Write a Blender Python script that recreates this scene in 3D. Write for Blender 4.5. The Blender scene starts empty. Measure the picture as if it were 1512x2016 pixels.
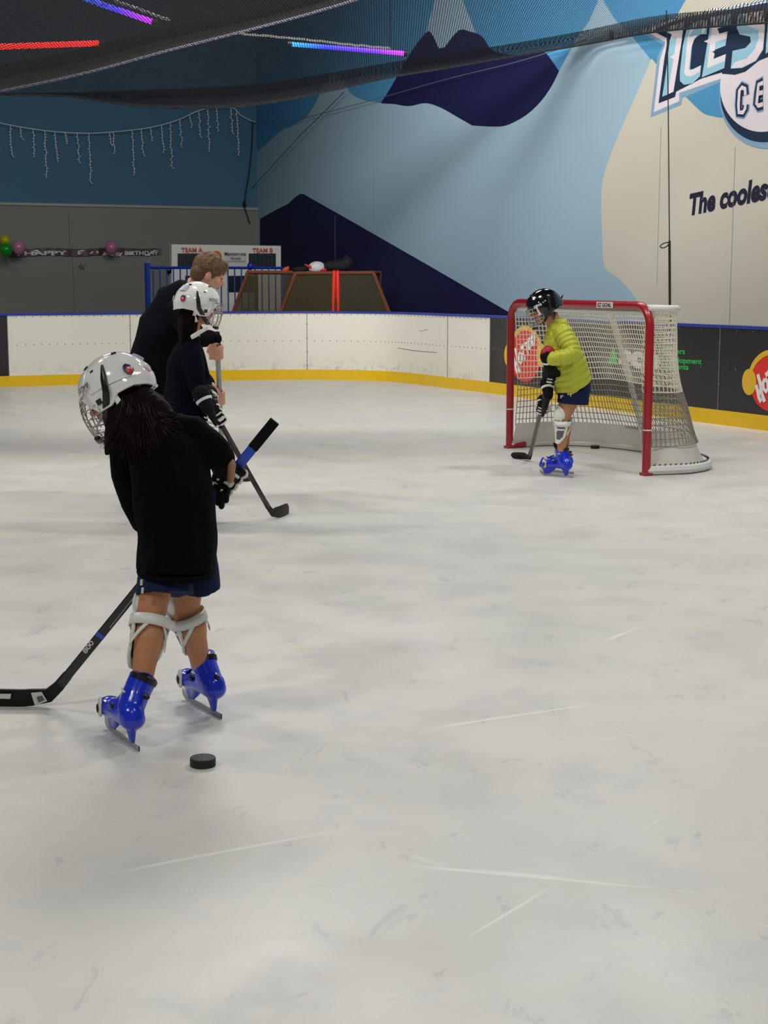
import bpy, bmesh, math, random
from mathutils import Vector as V, Matrix, noise
from mathutils.geometry import tessellate_polygon
random.seed(7)
S = bpy.context.scene
C = S.collection
# ---------------------------------------------------------------- camera
CAMH = 1.41; F = 3028.0; TH = math.atan(454/3028)
cd = bpy.data.cameras.new('camera'); cam = bpy.data.objects.new('camera', cd); C.objects.link(cam)
cd.sensor_fit = 'VERTICAL'; cd.sensor_height = 36; cd.lens = F/2016*36; cd.clip_end = 200
cam.location = (0, 0, CAMH); cam.rotation_euler = (math.pi/2-TH, 0, 0); S.camera = cam
# ---------------------------------------------------------------- world, lamps and added fill lights, exposure
S.view_settings.view_transform = 'Standard'; S.view_settings.look = 'None'
S.view_settings.gamma = 1; S.view_settings.use_curve_mapping = False
S.view_settings.exposure = -0.04
w = bpy.data.worlds.new('world'); S.world = w; w.use_nodes = True
w.node_tree.nodes['Background'].inputs[0].default_value = (0.86, 0.93, 1, 1)
w.node_tree.nodes['Background'].inputs[1].default_value = 0.07
def lamp(x, y, z, power, size=1.0, aim=None, col=(1, .975, .925)):
    l = bpy.data.lights.new('rink_or_fill_lamp', 'AREA'); l.shape = 'DISK'; l.size = size; l.energy = power; l.color = col
    o = bpy.data.objects.new('rink_or_fill_lamp', l); C.objects.link(o); o.location = (x, y, z)
    if aim: o.rotation_euler = (V(aim)-V((x, y, z))).to_track_quat('-Z', 'Y').to_euler()
for (x, y, z, p, s, aim) in [(3.4, 8.6, 6.5, 150, .5, None), (-5.2, 8.8, 6.0, 115, .6, None), (-4.6, 1.0, 6.2, 165, .8, None), (2.4, 1.6, 6.5, 72, 1.6, None),
                        (0.5, -3.0, 6.5, 150, 1.8, None), (-1.0, 15.2, 7.8, 620, 2.8, None), (-5.5, 16.5, 7.6, 230, 2.5, None), (2.4, 15.0, 7.4, 330, 1.6, None),  # the far downlights are added to brighten the far ice and boards
                        (-4.5, 9.5, 6.6, 130, .9, (1, 20, .5)), (-1.0, 8.0, 6.8, 165, 1.6, (4.6, 15.5, 3.0))]:  # both aimed lamps are added fills for the far end and side wall
    lamp(x, y, z, p, s, aim)
def fill_spot(x, y, z, power, aim, deg, size=.5):
    l = bpy.data.lights.new('mural_fill_spot', 'SPOT'); l.energy = power; l.spot_size = math.radians(deg); l.spot_blend = .9; l.shadow_soft_size = size; l.color = (1, .985, .95)
    o = bpy.data.objects.new('mural_fill_spot', l); C.objects.link(o); o.location = (x, y, z); o.rotation_euler = (V(aim)-V((x, y, z))).to_track_quat('-Z', 'Y').to_euler()
fill_spot(-3.5, 7.5, 6.3, 9000, (2.1, 21.5, 3.0), 40, 1.3)  # unseen spot added to brighten the middle of the mural
# ---------------------------------------------------------------- projection helpers: a sight line of the camera met with a plane of the place
def ray(px, py):
    a = (px-756)/F; b = -(py-1008)/F
    return V((a, math.cos(TH)+b*math.sin(TH), -math.sin(TH)+b*math.cos(TH)))
def P(px, py, Y):
    r = ray(px, py); t = Y/r.y
    return V((r.x*t, Y, CAMH+r.z*t))
def G(px, py, z=0.0):
    r = ray(px, py); t = (z-CAMH)/r.z
    return V((r.x*t, r.y*t, z))
def onplane(px, py, q, n):
    r = ray(px, py); c = V((0, 0, CAMH)); t = (q-c).dot(n)/r.dot(n)
    return c+r*t
# ---------------------------------------------------------------- materials
def lin(c):
    c = c/255
    return c/12.92 if c <= .04045 else ((c+.055)/1.055)**2.4
def rgb(c): return (lin(c[0]), lin(c[1]), lin(c[2]), 1)
MATS = {}
def mat(name, col, rough=.6, metal=0, spec=.5, bump=0, bscale=60, var=0, vscale=8, coat=0):
    if name in MATS: return MATS[name]
    m = bpy.data.materials.new(name); m.use_nodes = True; nt = m.node_tree; b = nt.nodes['Principled BSDF']
    b.inputs['Base Color'].default_value = rgb(col); b.inputs['Roughness'].default_value = rough
    b.inputs['Metallic'].default_value = metal; b.inputs['Specular IOR Level'].default_value = spec
    b.inputs['Coat Weight'].default_value = coat
    tc = nt.nodes.new('ShaderNodeTexCoord')
    if var:
        n = nt.nodes.new('ShaderNodeTexNoise'); n.inputs['Scale'].default_value = vscale; n.inputs['Detail'].default_value = 4
        nt.links.new(tc.outputs['Object'], n.inputs['Vector'])
        mx = nt.nodes.new('ShaderNodeMix'); mx.data_type = 'RGBA'
        c = rgb(col); mx.inputs[6].default_value = tuple(max(0, k*(1-var)) for k in c[:3])+(1,); mx.inputs[7].default_value = tuple(min(1, k*(1+var)) for k in c[:3])+(1,)
        nt.links.new(n.outputs['Fac'], mx.inputs[0]); nt.links.new(mx.outputs[2], b.inputs['Base Color'])
    if bump:
        n = nt.nodes.new('ShaderNodeTexNoise'); n.inputs['Scale'].default_value = bscale; n.inputs['Detail'].default_value = 3
        nt.links.new(tc.outputs['Object'], n.inputs['Vector'])
        bp = nt.nodes.new('ShaderNodeBump'); bp.inputs['Strength'].default_value = bump; bp.inputs['Distance'].default_value = .01
        nt.links.new(n.outputs['Fac'], bp.inputs['Height']); nt.links.new(bp.outputs[0], b.inputs['Normal'])
    MATS[name] = m; return m
def ice_mat():
    m = bpy.data.materials.new('ice'); m.use_nodes = True; nt = m.node_tree; b = nt.nodes['Principled BSDF']; L = nt.links.new
    tc = nt.nodes.new('ShaderNodeTexCoord')
    def N(scale, detail, rot=0, sc=(1, 1, 1), rough=.5, dist=0):
        mp = nt.nodes.new('ShaderNodeMapping'); mp.inputs['Rotation'].default_value = (0, 0, rot); mp.inputs['Scale'].default_value = sc
        m2 = nt.nodes.new('ShaderNodeMapping'); m2.inputs['Scale'].default_value = sc
        mp.inputs['Scale'].default_value = (1, 1, 1); L(tc.outputs['Object'], mp.inputs['Vector']); L(mp.outputs[0], m2.inputs['Vector'])
        n = nt.nodes.new('ShaderNodeTexNoise'); n.inputs['Scale'].default_value = scale; n.inputs['Detail'].default_value = detail
        n.inputs['Roughness'].default_value = rough; n.inputs['Distortion'].default_value = dist; L(m2.outputs[0], n.inputs['Vector']); return n.outputs['Fac']
    def ramp(src, a, bb, lo=0., hi=1.):
        r = nt.nodes.new('ShaderNodeMapRange'); r.inputs[1].default_value = a; r.inputs[2].default_value = bb
        r.inputs[3].default_value = lo; r.inputs[4].default_value = hi; L(src, r.inputs[0]); return r.outputs[0]
    def mix(f, a, c, mode='MIX'):
        x = nt.nodes.new('ShaderNodeMix'); x.data_type = 'RGBA'; x.blend_type = mode
        if hasattr(f, 'node'): L(f, x.inputs[0])
        else: x.inputs[0].default_value = f
        for i, v in ((6, a), (7, c)):
            if hasattr(v, 'node'): L(v, x.inputs[i])
            else: x.inputs[i].default_value = v
        return x.outputs[2]
    def mul(a, c):
        x = nt.nodes.new('ShaderNodeMath'); x.operation = 'MULTIPLY'; L(a, x.inputs[0])
        if hasattr(c, 'node'): L(c, x.inputs[1])
        else: x.inputs[1].default_value = c
        return x.outputs[0]
    col = mix(ramp(N(.9, 5, 0, (1, .7, 1)), .35, .65), rgb((208, 206, 200)), rgb((217, 212, 204)))
    col = mix(ramp(N(.35, 3, 1), .4, .7, 0, .5), col, rgb((198, 201, 200)))
    col = mix(ramp(N(3.2, 8, .4, (1, 1, 1), .68), .50, .70, 0, .42), col, rgb((184, 185, 187)))
    col = mix(ramp(N(9, 6, .2, (1, .45, 1), .7, .6), .60, .66, 0, .45), col, rgb((168, 170, 173)))
    # soft spots of refrozen water
    v = nt.nodes.new('ShaderNodeTexVoronoi'); v.inputs['Scale'].default_value = 3.2; L(tc.outputs['Object'], v.inputs['Vector'])
    spot = mul(ramp(v.outputs['Distance'], .10, .13, 1, 0), ramp(N(.8, 2, 3), .52, .6))
    col = mix(mul(spot, .3), col, rgb((160, 162, 165)))
    # skate scratches: thin light lines in several directions, broken up
    scr = None
    for k, (rot, s, th) in enumerate([(.25, 9, .735), (-.5, 8, .74), (1.1, 10, .745), (2.2, 7, .74), (.75, 12, .74)]):
        r = mul(ramp(N(s, 1, rot, (.09, 2.4, 1), .4, .9), th+.012, th+.04), ramp(N(1.7, 2, rot+2+k), .5, .6))
        scr = r if scr is None else (lambda a, c: (lambda x: (L(a, x.inputs[0]), L(c, x.inputs[1]), x.outputs[0])[2])(nt.nodes.new('ShaderNodeMath')))(scr, r)
    scl = nt.nodes.new('ShaderNodeClamp'); L(scr, scl.inputs[0])
    col = mix(mul(scl.outputs[0], .55), col, rgb((240, 240, 236)))
    snow = mul(ramp(N(7, 6, .9, (1, 1, 1), .7), .70, .735), ramp(N(.55, 2, 5), .5, .62))
    col = mix(snow, col, rgb((245, 245, 240)))
    L(col, b.inputs['Base Color'])
    L(ramp(N(2.5, 6, 0), .3, .7, .30, .5), b.inputs['Roughness'])
    b.inputs['Specular IOR Level'].default_value = .35
    bp = nt.nodes.new('ShaderNodeBump'); bp.inputs['Strength'].default_value = .25; bp.inputs['Distance'].default_value = .004
    L(N(6, 8, 0, (1, 1, 1), .7), bp.inputs['Height']); L(bp.outputs[0], b.inputs['Normal'])
    return m
def net_mat(name, cell, thread, col=(16, 17, 20), fleck=.0, base=0.0):
    """cord mesh: see-through squares between threads, laid in the sheet's own metres"""
    m = bpy.data.materials.new(name); m.use_nodes = True; nt = m.node_tree; b = nt.nodes['Principled BSDF']; L = nt.links.new
    b.inputs['Base Color'].default_value = rgb(col); b.inputs['Roughness'].default_value = .8
    uv = nt.nodes.new('ShaderNodeUVMap'); sp = nt.nodes.new('ShaderNodeSeparateXYZ'); L(uv.outputs[0], sp.inputs[0])
    outs = []
    for i in (0, 1):
        a = nt.nodes.new('ShaderNodeMath'); a.operation = 'DIVIDE'; L(sp.outputs[i], a.inputs[0]); a.inputs[1].default_value = cell
        f = nt.nodes.new('ShaderNodeMath'); f.operation = 'FRACT'; L(a.outputs[0], f.inputs[0])
        g = nt.nodes.new('ShaderNodeMath'); g.operation = 'LESS_THAN'; L(f.outputs[0], g.inputs[0]); g.inputs[1].default_value = thread/cell
        outs.append(g.outputs[0])
    mx = nt.nodes.new('ShaderNodeMath'); mx.operation = 'MAXIMUM'; L(outs[0], mx.inputs[0]); L(outs[1], mx.inputs[1])
    m3 = nt.nodes.new('ShaderNodeMath'); m3.operation = 'MAXIMUM'; L(mx.outputs[0], m3.inputs[0]); m3.inputs[1].default_value = base
    last = m3.outputs[0]
    if fleck:
        mp = nt.nodes.new('ShaderNodeMapping'); mp.inputs['Scale'].default_value = (1.1, 4.5, 1); L(uv.outputs[0], mp.inputs[0])
        n = nt.nodes.new('ShaderNodeTexNoise'); n.inputs['Scale'].default_value = 4.5; n.inputs['Detail'].default_value = 7; n.inputs['Roughness'].default_value = .7
        L(mp.outputs[0], n.inputs['Vector'])
        t = nt.nodes.new('ShaderNodeMath'); t.operation = 'GREATER_THAN'; t.inputs[1].default_value = fleck; L(n.outputs['Fac'], t.inputs[0])
        cx = nt.nodes.new('ShaderNodeMix'); cx.data_type = 'RGBA'; L(t.outputs[0], cx.inputs[0]); cx.inputs[6].default_value = rgb(col); cx.inputs[7].default_value = rgb((200, 200, 200))
        L(cx.outputs[2], b.inputs['Base Color'])
        z = nt.nodes.new('ShaderNodeMath'); z.operation = 'MAXIMUM'; L(t.outputs[0], z.inputs[0]); L(last, z.inputs[1]); last = z.outputs[0]
    L(last, b.inputs['Alpha'])
    return m
def led_mat(name, stops, strength):
    m = bpy.data.materials.new(name); m.use_nodes = True; nt = m.node_tree; b = nt.nodes['Principled BSDF']; L = nt.links.new
    uv = nt.nodes.new('ShaderNodeUVMap'); sp = nt.nodes.new('ShaderNodeSeparateXYZ'); L(uv.outputs[0], sp.inputs[0])
    r = nt.nodes.new('ShaderNodeValToRGB'); L(sp.outputs[0], r.inputs[0])
    el = r.color_ramp.elements
    for i, (p, c) in enumerate(stops):
        e = el[i] if i < 2 else el.new(p); e.position = p; e.color = rgb(c)
    L(r.outputs[0], b.inputs['Emission Color']); b.inputs['Emission Strength'].default_value = strength
    b.inputs['Base Color'].default_value = (.02, .02, .02, 1)
    return m
# ---------------------------------------------------------------- mesh builder
def unit(v): return v.normalized() if v.length > 1e-9 else V((0, 0, 1))
class MB:
    def __init__(s): s.v = []; s.f = []; s.m = []; s.uv = {}
    def add(s, vs, fs, mi=0):
        o = len(s.v); s.v += [V(v) for v in vs]
        for f in fs: s.f.append(tuple(o+i for i in f)); s.m.append(mi)
        return s
    def box(s, c, size, R=None, mi=0, bevel=0):
        hx, hy, hz = (k/2 for k in size); R = R or Matrix.Identity(3); c = V(c)
        if bevel:
            vs = []; e = bevel
            for a, bb, cc in ((hx, hy-e, hz-e), (hx-e, hy, hz-e), (hx-e, hy-e, hz)):
                for sx in (-1, 1):
                    for sy in (-1, 1):
                        for sz in (-1, 1): vs.append(c+R@V((sx*a, sy*bb, sz*cc)))
            bm = bmesh.new()
            for v in vs: bm.verts.new(v)
            bmesh.ops.convex_hull(bm, input=bm.verts); bm.verts.index_update()
            return s.add([v.co.copy() for v in bm.verts], [[v.index for v in f.verts] for f in bm.faces], mi)
        vs = [c+R@V((sx*hx, sy*hy, sz*hz)) for sx in (-1, 1) for sy in (-1, 1) for sz in (-1, 1)]
        return s.add(vs, [(0, 1, 3, 2), (4, 6, 7, 5), (0, 4, 5, 1), (2, 3, 7, 6), (0, 2, 6, 4), (1, 5, 7, 3)], mi)
    def tube(s, pts, rad, n=12, side=None, mi=0, cap=True, rnd=False, closed=False):
        pts = [V(p) for p in pts]; m = len(pts)
        if not isinstance(rad, (list, tuple)): rad = [rad]*m
        rad = [r if isinstance(r, tuple) else (r, r) for r in rad]
        if rnd and not closed:
            for e in ((0, -1) if rnd is True else (-1,)):
                r = rad[e]; d = unit(pts[e]-pts[1 if e == 0 else -2])
                k = min(r)
                new = [(pts[e]+d*k*.5, (r[0]*.86, r[1]*.86)), (pts[e]+d*k*.86, (r[0]*.5, r[1]*.5)), (pts[e]+d*k*.98, (r[0]*.15, r[1]*.15))]
                if e == 0: pts = [a for a, _ in new[::-1]]+pts; rad = [b for _, b in new[::-1]]+rad
                else: pts = pts+[a for a, _ in new]; rad = rad+[b for _, b in new]
            m = len(pts)
        vs = []; ps = V(side) if side else None; cur = None
        for i in range(m):
            if closed: t = unit(pts[(i+1) % m]-pts[i-1])
            else: t = unit((pts[min(i+1, m-1)]-pts[max(i-1, 0)]))
            if ps is not None: a = ps-t*ps.dot(t)
            else:
                if cur is None: cur = V((0, 0, 1)) if abs(t.z) < .9 else V((1, 0, 0))
                a = cur-t*cur.dot(t)
            if a.length < 1e-5: a = t.orthogonal()
            a = unit(a); cur = a; b = t.cross(a)
            for k in range(n):
                th = 2*math.pi*k/n; vs.append(pts[i]+a*rad[i][0]*math.cos(th)+b*rad[i][1]*math.sin(th))
        fs = []
        for i in range(m if closed else m-1):
            j = (i+1) % m
            for k in range(n): fs.append((i*n+k, i*n+(k+1) % n, j*n+(k+1) % n, j*n+k))
        if cap and not closed: fs.append(tuple(range(n-1, -1, -1))); fs.append(tuple((m-1)*n+k for k in range(n)))
        return s.add(vs, fs, mi)
    def ell(s, c, r, R=None, n=14, m=9, mi=0):
        c = V(c); R = R or Matrix.Identity(3)
        if not isinstance(r, (list, tuple)): r = (r, r, r)
        vs = [c+R@V((0, 0, r[2]))]
        for i in range(1, m):
            ph = math.pi*i/m
            for k in range(n):
                th = 2*math.pi*k/n; vs.append(c+R@V((r[0]*math.sin(ph)*math.cos(th), r[1]*math.sin(ph)*math.sin(th), r[2]*math.cos(ph))))
        vs.append(c+R@V((0, 0, -r[2]))); e = len(vs)-1; fs = []
        for k in range(n): fs.append((0, 1+k, 1+(k+1) % n)); fs.append((e, e-n+(k+1) % n, e-n+k))
        for i in range(m-2):
            for k in range(n): fs.append((1+i*n+k, 1+(i+1)*n+k, 1+(i+1)*n+(k+1) % n, 1+i*n+(k+1) % n))
        return s.add(vs, fs, mi)
    def grid(s, rows, mi=0, uvs=None, closed=False):
        n = len(rows[0]); o = len(s.v); vs = [p for r in rows for p in r]; fs = []
        for i in range(len(rows)-1):
            for k in range(n if closed else n-1):
                fs.append((i*n+k, i*n+(k+1) % n, (i+1)*n+(k+1) % n, (i+1)*n+k))
        s.add(vs, fs, mi)
        if uvs:
            for i, r in enumerate(uvs):
                for k, q in enumerate(r): s.uv[o+i*n+k] = q
        return s
    def slab(s, pts, nrm, d, mi=0):
        """closed outline given thickness d along nrm"""
        pts = [V(p) for p in pts]; n = len(pts); nrm = V(nrm)
        vs = pts+[p+nrm*d for p in pts]
        bm = bmesh.new(); bv = [bm.verts.new(p) for p in pts]; f = bm.faces.new(bv); r = bmesh.ops.triangulate(bm, faces=[f]); bm.verts.index_update()
        tri = [[v.index for v in q.verts] for q in bm.faces]; bm.free()
        fs = [tuple(t[::-1]) for t in tri]+[tuple(i+n for i in t) for t in tri]+[(i, (i+1) % n, n+(i+1) % n, n+i) for i in range(n)]
        return s.add(vs, fs, mi)
    def mesh(s, name):
        me = bpy.data.meshes.new(name); me.from_pydata([tuple(v) for v in s.v], [], s.f); me.update()
        me.polygons.foreach_set('material_index', s.m)
        if s.uv:
            u = me.uv_layers.new(name='UVMap')
            for l in me.loops: u.data[l.index].uv = s.uv.get(l.vertex_index, (0, 0))
        bm = bmesh.new(); bm.from_mesh(me)
        if not s.uv: bmesh.ops.recalc_face_normals(bm, faces=bm.faces)
        bm.to_mesh(me); bm.free(); return me
    def build(s, name, mats, parent=None, smooth=True, remesh=None, it=4, fn=None, disp=None, sub=0, angle=None):
        me = s.mesh(name)
        if remesh:
            o = bpy.data.objects.new('tmp', me); C.objects.link(o)
            r = o.modifiers.new('r', 'REMESH'); r.mode = 'VOXEL'; r.voxel_size = remesh; r.use_smooth_shade = True
            if it: k = o.modifiers.new('s', 'SMOOTH'); k.factor = .5; k.iterations = it
            dg = bpy.context.evaluated_depsgraph_get(); ev = o.evaluated_get(dg)
            m2 = bpy.data.meshes.new_from_object(ev); bpy.data.objects.remove(o); bpy.data.meshes.remove(me); me = m2; me.name = name
        if disp:
            nn = [v.normal.copy() for v in me.vertices]
            for v, nr in zip(me.vertices, nn): v.co = v.co+disp(v.co.copy(), nr)
        if not isinstance(mats, (list, tuple)): mats = [mats]
        idx = [p.material_index for p in me.polygons]
        me.materials.clear()
        for m in mats: me.materials.append(m)
        me.polygons.foreach_set('material_index', [min(i, len(mats)-1) for i in idx])
        if fn:
            for p in me.polygons: p.material_index = fn(p.center, p.normal)
        if smooth:
            me.shade_smooth()
            if not remesh:
                bm = bmesh.new(); bm.from_mesh(me); a = angle or .7
                for e in bm.edges:
                    if len(e.link_faces) == 2 and e.calc_face_angle(0) > a: e.smooth = False
                bm.to_mesh(me); bm.free()
        o = bpy.data.objects.new(name, me); C.objects.link(o)
        if parent: attach(o, parent)
        return o
def world_of(o):
    m = o.matrix_basis.copy()
    while o.parent: m = o.parent.matrix_basis @ m if o.parent else m; o = o.parent
    return m
def attach(o, parent):
    """meshes are modelled in world metres; undo the parent's place"""
    W = world_of(parent); o.parent = parent; o.data.transform(W.inverted())
def tag(o, label=None, cat=None, group=None, kind=None):
    for k, v in (('label', label), ('category', cat), ('group', group), ('kind', kind)):
        if v: o[k] = v
    return o
def thing(name, loc, label=None, cat=None, group=None, kind=None):
    o = bpy.data.objects.new(name, None); o.location = loc; o.empty_display_size = .1; C.objects.link(o)
    return tag(o, label, cat, group, kind)
def rebase(o, loc):
    o.data.transform(Matrix.Translation(-V(loc))); o.location = loc; return o
def catmull(pts, n=8):
    pts = [V(p) for p in pts]; out = []
    for i in range(len(pts)-1):
        p0 = pts[max(i-1, 0)]; p1 = pts[i]; p2 = pts[i+1]; p3 = pts[min(i+2, len(pts)-1)]
        for k in range(n):
            t = k/n
            out.append(.5*((2*p1)+(p2-p0)*t+(2*p0-5*p1+4*p2-p3)*t*t+(3*p1-p0-3*p2+p3)*t**3))
    out.append(pts[-1]); return out
def interp(tab, x):
    if x <= tab[0][0]: return tab[0][1]
    for (a, b), (c, d) in zip(tab, tab[1:]):
        if x <= c: return b+(d-b)*(x-a)/(c-a)
    return tab[-1][1]
def text_mesh(txt, bold=0.0, spacing=1.0):
    """letters as polygons in a unit-height frame; returns verts(x,y), faces, width"""
    cu = bpy.data.curves.new('t', 'FONT'); cu.body = txt; cu.size = 1; cu.offset = bold; cu.space_character = spacing; cu.resolution_u = 4
    o = bpy.data.objects.new('t', cu); C.objects.link(o)
    dg = bpy.context.evaluated_depsgraph_get(); me = bpy.data.meshes.new_from_object(o.evaluated_get(dg))
    vs = [(v.co.x, v.co.y) for v in me.vertices]; fs = [tuple(p.vertices) for p in me.polygons]
    bpy.data.objects.remove(o); bpy.data.meshes.remove(me)
    x0 = min(v[0] for v in vs); x1 = max(v[0] for v in vs)
    return [(v[0]-x0, v[1]) for v in vs], fs, x1-x0
def put_text(mb, txt, o, xd, yd, width, height, n, off=.003, bold=0.0, shear=0, mi=0, cap=.72):
    vs, fs, w_ = text_mesh(txt, bold); o = V(o); xd = unit(xd); yd = unit(yd)
    mb.add([o+xd*((x/w_)*width+y/cap*height*shear)+yd*(y/cap*height)+V(n)*off for x, y in vs], fs, mi)
# ---------------------------------------------------------------- shared materials
M_white = mat('white_plastic', (236, 236, 232), .35, var=.03)
M_shell = mat('white_helmet_shell', (240, 240, 236), .12, coat=.5)
M_black = mat('black_plastic', (16, 15, 18), .35)
M_blackg = mat('black_gloss', (9, 9, 14), .12, coat=.6)
M_rubber = mat('puck_rubber', (22, 20, 24), .55, bump=.4, bscale=120)
M_knit = mat('dark_knit', (6, 8, 11), .95, spec=.1, bump=.5, bscale=220, var=.3, vscale=60)
M_navyk = mat('navy_knit', (7, 9, 23), .95, spec=.1, bump=.4, bscale=200, var=.3, vscale=50)
M_coat = mat('navy_coat', (7, 9, 17), .9, spec=.12, bump=.3, bscale=60, var=.25, vscale=10)
M_short = mat('navy_shorts', (14, 27, 66), .75, spec=.25, bump=.3, bscale=40, var=.15, vscale=12)
M_skin = mat('tan_skin', (190, 132, 95), .5, spec=.35, var=.06, vscale=14)
M_skin2 = mat('fair_skin', (214, 158, 132), .5, spec=.35, var=.07, vscale=18)
M_lip = mat('lip', (170, 95, 85), .5)
M_eye = mat('eye', (25, 18, 15), .2)
M_hair = mat('dark_brown_hair', (17, 11, 9), .8, spec=.12, var=.35, vscale=60)
M_hair2 = mat('brown_hair_strand', (40, 23, 17), .5, spec=.3, var=.3, vscale=50)
M_blond = mat('light_brown_hair', (104, 76, 46), .6, bump=1, bscale=90, var=.35, vscale=55)
M_blue = mat('blue_boot_shell', (22, 50, 205), .22, spec=.6, var=.05, coat=.3)
M_steel = mat('skate_steel', (168, 168, 166), .35, metal=.25)
M_wire = mat('cage_wire', (185, 185, 182), .35, metal=.6)
M_grey = mat('grey_panel', (92, 94, 104), .6, bump=.3, bscale=100)
M_guard = mat('white_guard', (226, 228, 220), .4, var=.03)
M_tan = mat('tan_palm', (176, 128, 104), .7)
M_teal = mat('teal_lining', (20, 110, 135), .6)
M_red = mat('red_cuff', (170, 25, 35), .6)
M_yjack = mat('yellow_green_nylon', (186, 190, 50), .38, spec=.5, bump=.25, bscale=50, var=.05)
M_bluest = mat('blue_foil', (25, 90, 220), .25, metal=.3)
# ================================================================ SETTING
DU = V((.889, .457, 0)).normalized(); DV = V((-.4175, .9087, 0)).normalized()
N_R = V((.9087, .4175, 0))            # away from the rink through the right side boards
# floor
mb = MB(); mb.grid([[V((x, y, 0)) for x in (-14, 14)] for y in (-6, 34)]); floor = mb.build('floor', ice_mat(), smooth=False); tag(floor, 'white scuffed ice of the rink', kind='structure')
# raised floor behind the boards
bp0 = [G(*p) for p in [(0, 762), (160, 757.3), (300, 752.6), (440, 748.8), (605, 747.3), (740, 749.7), (809.5, 755), (881, 764), (964, 774.2), (1060, 787.5), (1333, 825), (1512, 848.5)]]
path = [bp0[0]-DU*k for k in (9, 7.5, 6, 4.5, 3, 1.5)]+bp0+[bp0[-1]-DV*k for k in (1.5, 3, 4.5, 6)]
path = catmull(path, 10)
def nrm_at(i):
    t = unit(path[min(i+1, len(path)-1)]-path[max(i-1, 0)]); return V((-t.y, t.x, 0))  # outward (away from the ice)
NR = [nrm_at(i) for i in range(len(path))]
def boards_ribbon(mb, i0, i1, z0, z1, off, th, mi=0):
    rows = []
    for i in range(i0, i1+1):
        a = path[i]+NR[i]*off; b = a+NR[i]*th
        rows.append([a+V((0, 0, z0)), a+V((0, 0, z1)), b+V((0, 0, z1)), b+V((0, 0, z0))])
    mb.grid(rows, mi, closed=True)
    n = 4; mb.add(rows[0], [(0, 1, 2, 3)], mi); mb.add(rows[-1], [(3, 2, 1, 0)], mi)
def px_of(p):
    x, y, z = p.x, p.y, p.z-CAMH; d = y*math.cos(TH)-z*math.sin(TH); return 756+F*x/d
def idx_at(px):
    return min(range(len(path)), key=lambda i: abs(px_of(path[i]+V((0, 0, .5)))-px) + (100 if path[i].y < 10 else 0))
def board_white():
    m = mat('board_white', (226, 223, 212), .4, var=.03, vscale=1.5)
    nt = m.node_tree; b = nt.nodes['Principled BSDF']; L = nt.links.new
    src = b.inputs['Base Color'].links[0].from_socket
    tc = nt.nodes.new('ShaderNodeTexCoord'); sp = nt.nodes.new('ShaderNodeSeparateXYZ'); L(tc.outputs['Object'], sp.inputs[0])
    mr = nt.nodes.new('ShaderNodeMapRange'); mr.inputs[1].default_value = .16; mr.inputs[2].default_value = .36; mr.inputs[3].default_value = 1; mr.inputs[4].default_value = 0; L(sp.outputs[2], mr.inputs[0])
    n = nt.nodes.new('ShaderNodeTexNoise'); n.inputs['Scale'].default_value = 9; n.inputs['Detail'].default_value = 8; n.inputs['Roughness'].default_value = .75; L(tc.outputs['Object'], n.inputs['Vector'])
    r2 = nt.nodes.new('ShaderNodeMapRange'); r2.inputs[1].default_value = .5; r2.inputs[2].default_value = .64; L(n.outputs['Fac'], r2.inputs[0])
    mu = nt.nodes.new('ShaderNodeMath'); mu.operation = 'MULTIPLY'; L(mr.outputs[0], mu.inputs[0]); L(r2.outputs[0], mu.inputs[1])
    m2 = nt.nodes.new('ShaderNodeMath'); m2.operation = 'MULTIPLY'; L(mu.outputs[0], m2.inputs[0]); m2.inputs[1].default_value = .38
    mx = nt.nodes.new('ShaderNodeMix'); mx.data_type = 'RGBA'; L(m2.outputs[0], mx.inputs[0]); L(src, mx.inputs[6]); mx.inputs[7].default_value = rgb((95, 92, 86)); L(mx.outputs[2], b.inputs['Base Color'])
    return m
M_bw = board_white()
M_bk = mat('board_black', (38, 38, 42), .35, var=.25, vscale=4)
M_kick = mat('kick_yellow', (226, 184, 12), .4, var=.05, vscale=5)
M_cap = mat('cap_blue', (40, 58, 150), .35)
M_seam = mat('seam_grey', (120, 118, 112), .6)
wr = thing('wall_rink', path[0], 'white and black rink boards with yellow kick strip and blue cap rail', kind='structure')
n_ = len(path)-1
mb = MB(); boards_ribbon(mb, 0, n_, 0, .145, -.008, .05); mb.build('kick_plate', M_kick, wr)
mb = MB(); boards_ribbon(mb, 0, n_, .955, .985, -.012, .10); mb.build('cap_rail', M_cap, wr)
cuts = [0, idx_at(12), idx_at(255), idx_at(603), idx_at(881), idx_at(967), idx_at(1416), n_]
names = ['advert_panel', 'board_panel', 'board_panel', 'board_panel', 'board_panel', 'advert_panel', 'advert_panel']
for a, b, nm in zip(cuts, cuts[1:], names):
    mb = MB(); boards_ribbon(mb, a, b, .145, .955, 0, .04); mb.build(nm, M_bk if nm == 'advert_panel' else M_bw, wr)
mb = MB()
for c in cuts[1:-1]:
    t = unit(path[c+1]-path[c-1]); q = path[c]
    R = Matrix((t, NR[c], V((0, 0, 1)))).transposed()
    mb.box(q+V((0, 0, .55)), (.008, .012, .81), R)
    for z in (.2, .4, .6, .8): mb.ell(q+V((0, 0, z)), .011, n=6, m=4)
mb.build('panel_joint', M_seam, wr)
mb = MB()
for i in range(0, n_):
    q = path[i]
    if q.y > 17 or i % 2 == 0:
        for z in (.935, .56): mb.ell(q-NR[i]*.001, .001, n=4, m=3); mb.ell(q+V((0, 0, z)), .008, n=6, m=4)
mb.build('screw', M_seam, wr)
mb = MB()
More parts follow.
